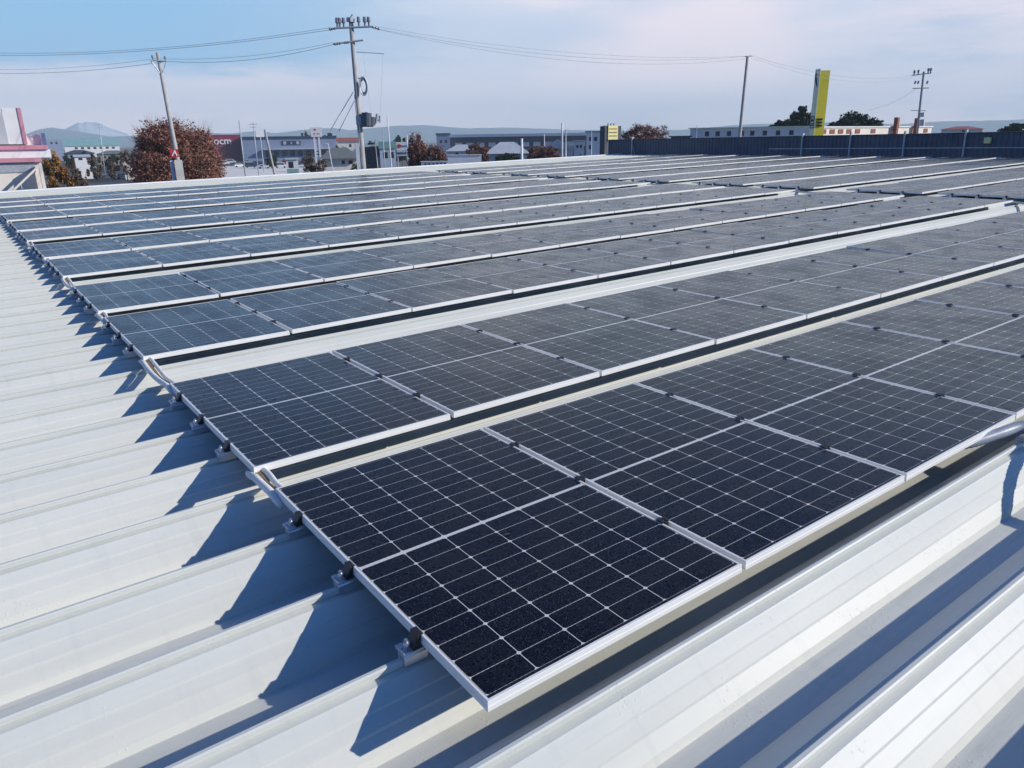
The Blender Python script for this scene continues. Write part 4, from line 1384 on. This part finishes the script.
# ------------------------------------------------------------------ parked vehicles
def make_car(kind, paint, label):
    t = empty('parked_' + kind, label=label, cat='van' if kind == 'van' else ('truck' if kind == 'truck' else 'car'), group='vehicles parked in the town beyond the roof')
    b = MB()
    if kind == 'car':
        b.prism([(-2.1, .35), (2.1, .35), (2.15, .75), (1.9, .92), (1.0, .98), (-1.9, 1.0), (-2.1, .85)], 'y', -.85, .85)
        b.prism([(-1.7, 1.0), (0.95, .98), (0.35, 1.45), (-1.2, 1.47)], 'y', -.72, .72)
        wn = [(-1.5, 1.04), (0.72, 1.04), (0.3, 1.36), (-1.15, 1.38)]
        wy = .735
        ends = ((0.98, 1.02, 0.42, 1.40),)
    elif kind == 'van':
        b.prism([(-2.2, .35), (2.2, .35), (2.25, .95), (1.7, 1.1), (1.25, 1.9), (-2.15, 1.95), (-2.2, 1.0)], 'y', -.85, .85)
        wn = [(-1.9, 1.15), (1.45, 1.15), (1.12, 1.75), (-1.9, 1.78)]
        wy = .86
    else:
        b.prism([(0.5, .45), (1.7, .45), (1.7, 1.1), (1.5, 1.75), (0.5, 1.78)], 'y', -.7, .7)
        b.box(-1.7, .45, -.7, .7, .6, .95)
        wn = [(0.7, 1.15), (1.6, 1.15), (1.42, 1.65), (0.7, 1.65)]
        wy = .71
    b.build('body', M[paint], t, bevel=0.03)
    for s in (-1, 1):
        b = MB(); b.prism(wn, 'y', s * (wy - .03), s * (wy + .012)); b.build('window', M['dark'], t)
    b = MB()
    if kind == 'car':
        b.prism([(0.93, 1.03), (0.42, 1.42), (0.45, 1.44), (0.98, 1.04)], 'y', -.62, .62)
    elif kind == 'van':
        b.prism([(1.68, 1.14), (1.28, 1.84), (1.31, 1.85), (1.72, 1.14)], 'y', -.74, .74)
    else:
        b.prism([(1.69, 1.14), (1.53, 1.70), (1.56, 1.70), (1.72, 1.14)], 'y', -.6, .6)
    b.build('windscreen', M['dark'], t)
    wx = 1.35 if kind != 'truck' else 1.1
    for sx_ in (-1, 1):
        for s in (-1, 1):
            b = MB(); b.tube([(sx_ * wx, s * .66, .32), (sx_ * wx, s * .87, .32)], .32, 14); b.build('wheel', M['tyre'], t)
    return t


protos = {}
CARS = [  # u, v base, kind, paint, heading offset, label
    (83, 163.8, 'van', 'carwhite', 10, 'white van by the low white shed in the far car park'),
    (91, 170.5, 'car', 'carsilver', 20, 'silver car in the middle of the left car park'),
    (104, 172.5, 'car', 'carblue', 15, 'dark blue car in the left car park, near the white car'),
    (111, 168.0, 'car', 'carblue', 5, 'dark blue car farther back in the left car park'),
    (99, 178.0, 'car', 'carblue', 25, 'dark blue car nearest the roof edge in the left car park'),
    (124, 178.6, 'car', 'carwhite', 12, 'white car nearest the roof edge, left of the russet tree'),
    (130, 172.0, 'car', 'carsilver', 8, 'silver car under the left side of the russet tree'),
    (118, 164.5, 'van', 'carwhite', 0, 'white van before the low cream garage'),
    (224, 165.0, 'van', 'carwhite', 6, 'white van in front of the maroon store block'),
    (231, 163.4, 'van', 'carwhite', -5, 'second white van, behind and right of the van at the maroon store'),
    (248, 163.5, 'car', 'carsilver', 8, 'silver car right of the thin white pole'),
    (257, 164.6, 'car', 'carblue', 0, 'dark blue car left of the tilted white pole'),
    (277, 163.4, 'car', 'carsilver', 4, 'silver car right of the tilted white pole'),
    (287, 162.3, 'car', 'carred', 10, 'dark red car before the grey blue hall'),
    (294, 164.2, 'van', 'carsilver', 2, 'silver van at the right end of the pale yard'),
    (212, 167.0, 'car', 'carsilver', 3, 'silver car at the left of the vans by the maroon store'),
    (240, 167.2, 'car', 'carwhite', 12, 'white car nearest the roof among those before the maroon store'),
    (251, 167.8, 'van', 'carblue', 0, 'dark blue van right of the white car before the maroon store'),
    (264, 168.6, 'car', 'carwhite', 7, 'white car just left of the foot of the tilted white pole'),
    (281, 168.0, 'van', 'carwhite', -4, 'white van just right of the foot of the tilted white pole'),
    (303, 165.0, 'car', 'carblue', 5, 'dark blue car right of the silver van in the pale yard'),
    (76, 171.0, 'car', 'carwhite', 30, 'white car at the left side of the left car park'),
    (343, 168.5, 'truck', 'carwhite', 4, 'small white truck by the hip roofed house'),
    (429, 168.0, 'van', 'carwhite', 3, 'white van behind the pierced white wall'),
]
for u, v, kind, paint, dh, lab in CARS:
    key = (kind, paint)
    if key not in protos:
        protos[key] = make_car(kind, paint, lab)
        o = protos[key]
    else:
        o = copy_tree(protos[key], None, lab)
    q = on_ground(u, v)
    a = math.atan2(q.x - CAM.x, q.y - CAM.y)
    o.location = (q.x, q.y, GROUND + 0.03)
    o.rotation_euler = (0, 0, -a + rad(dh))
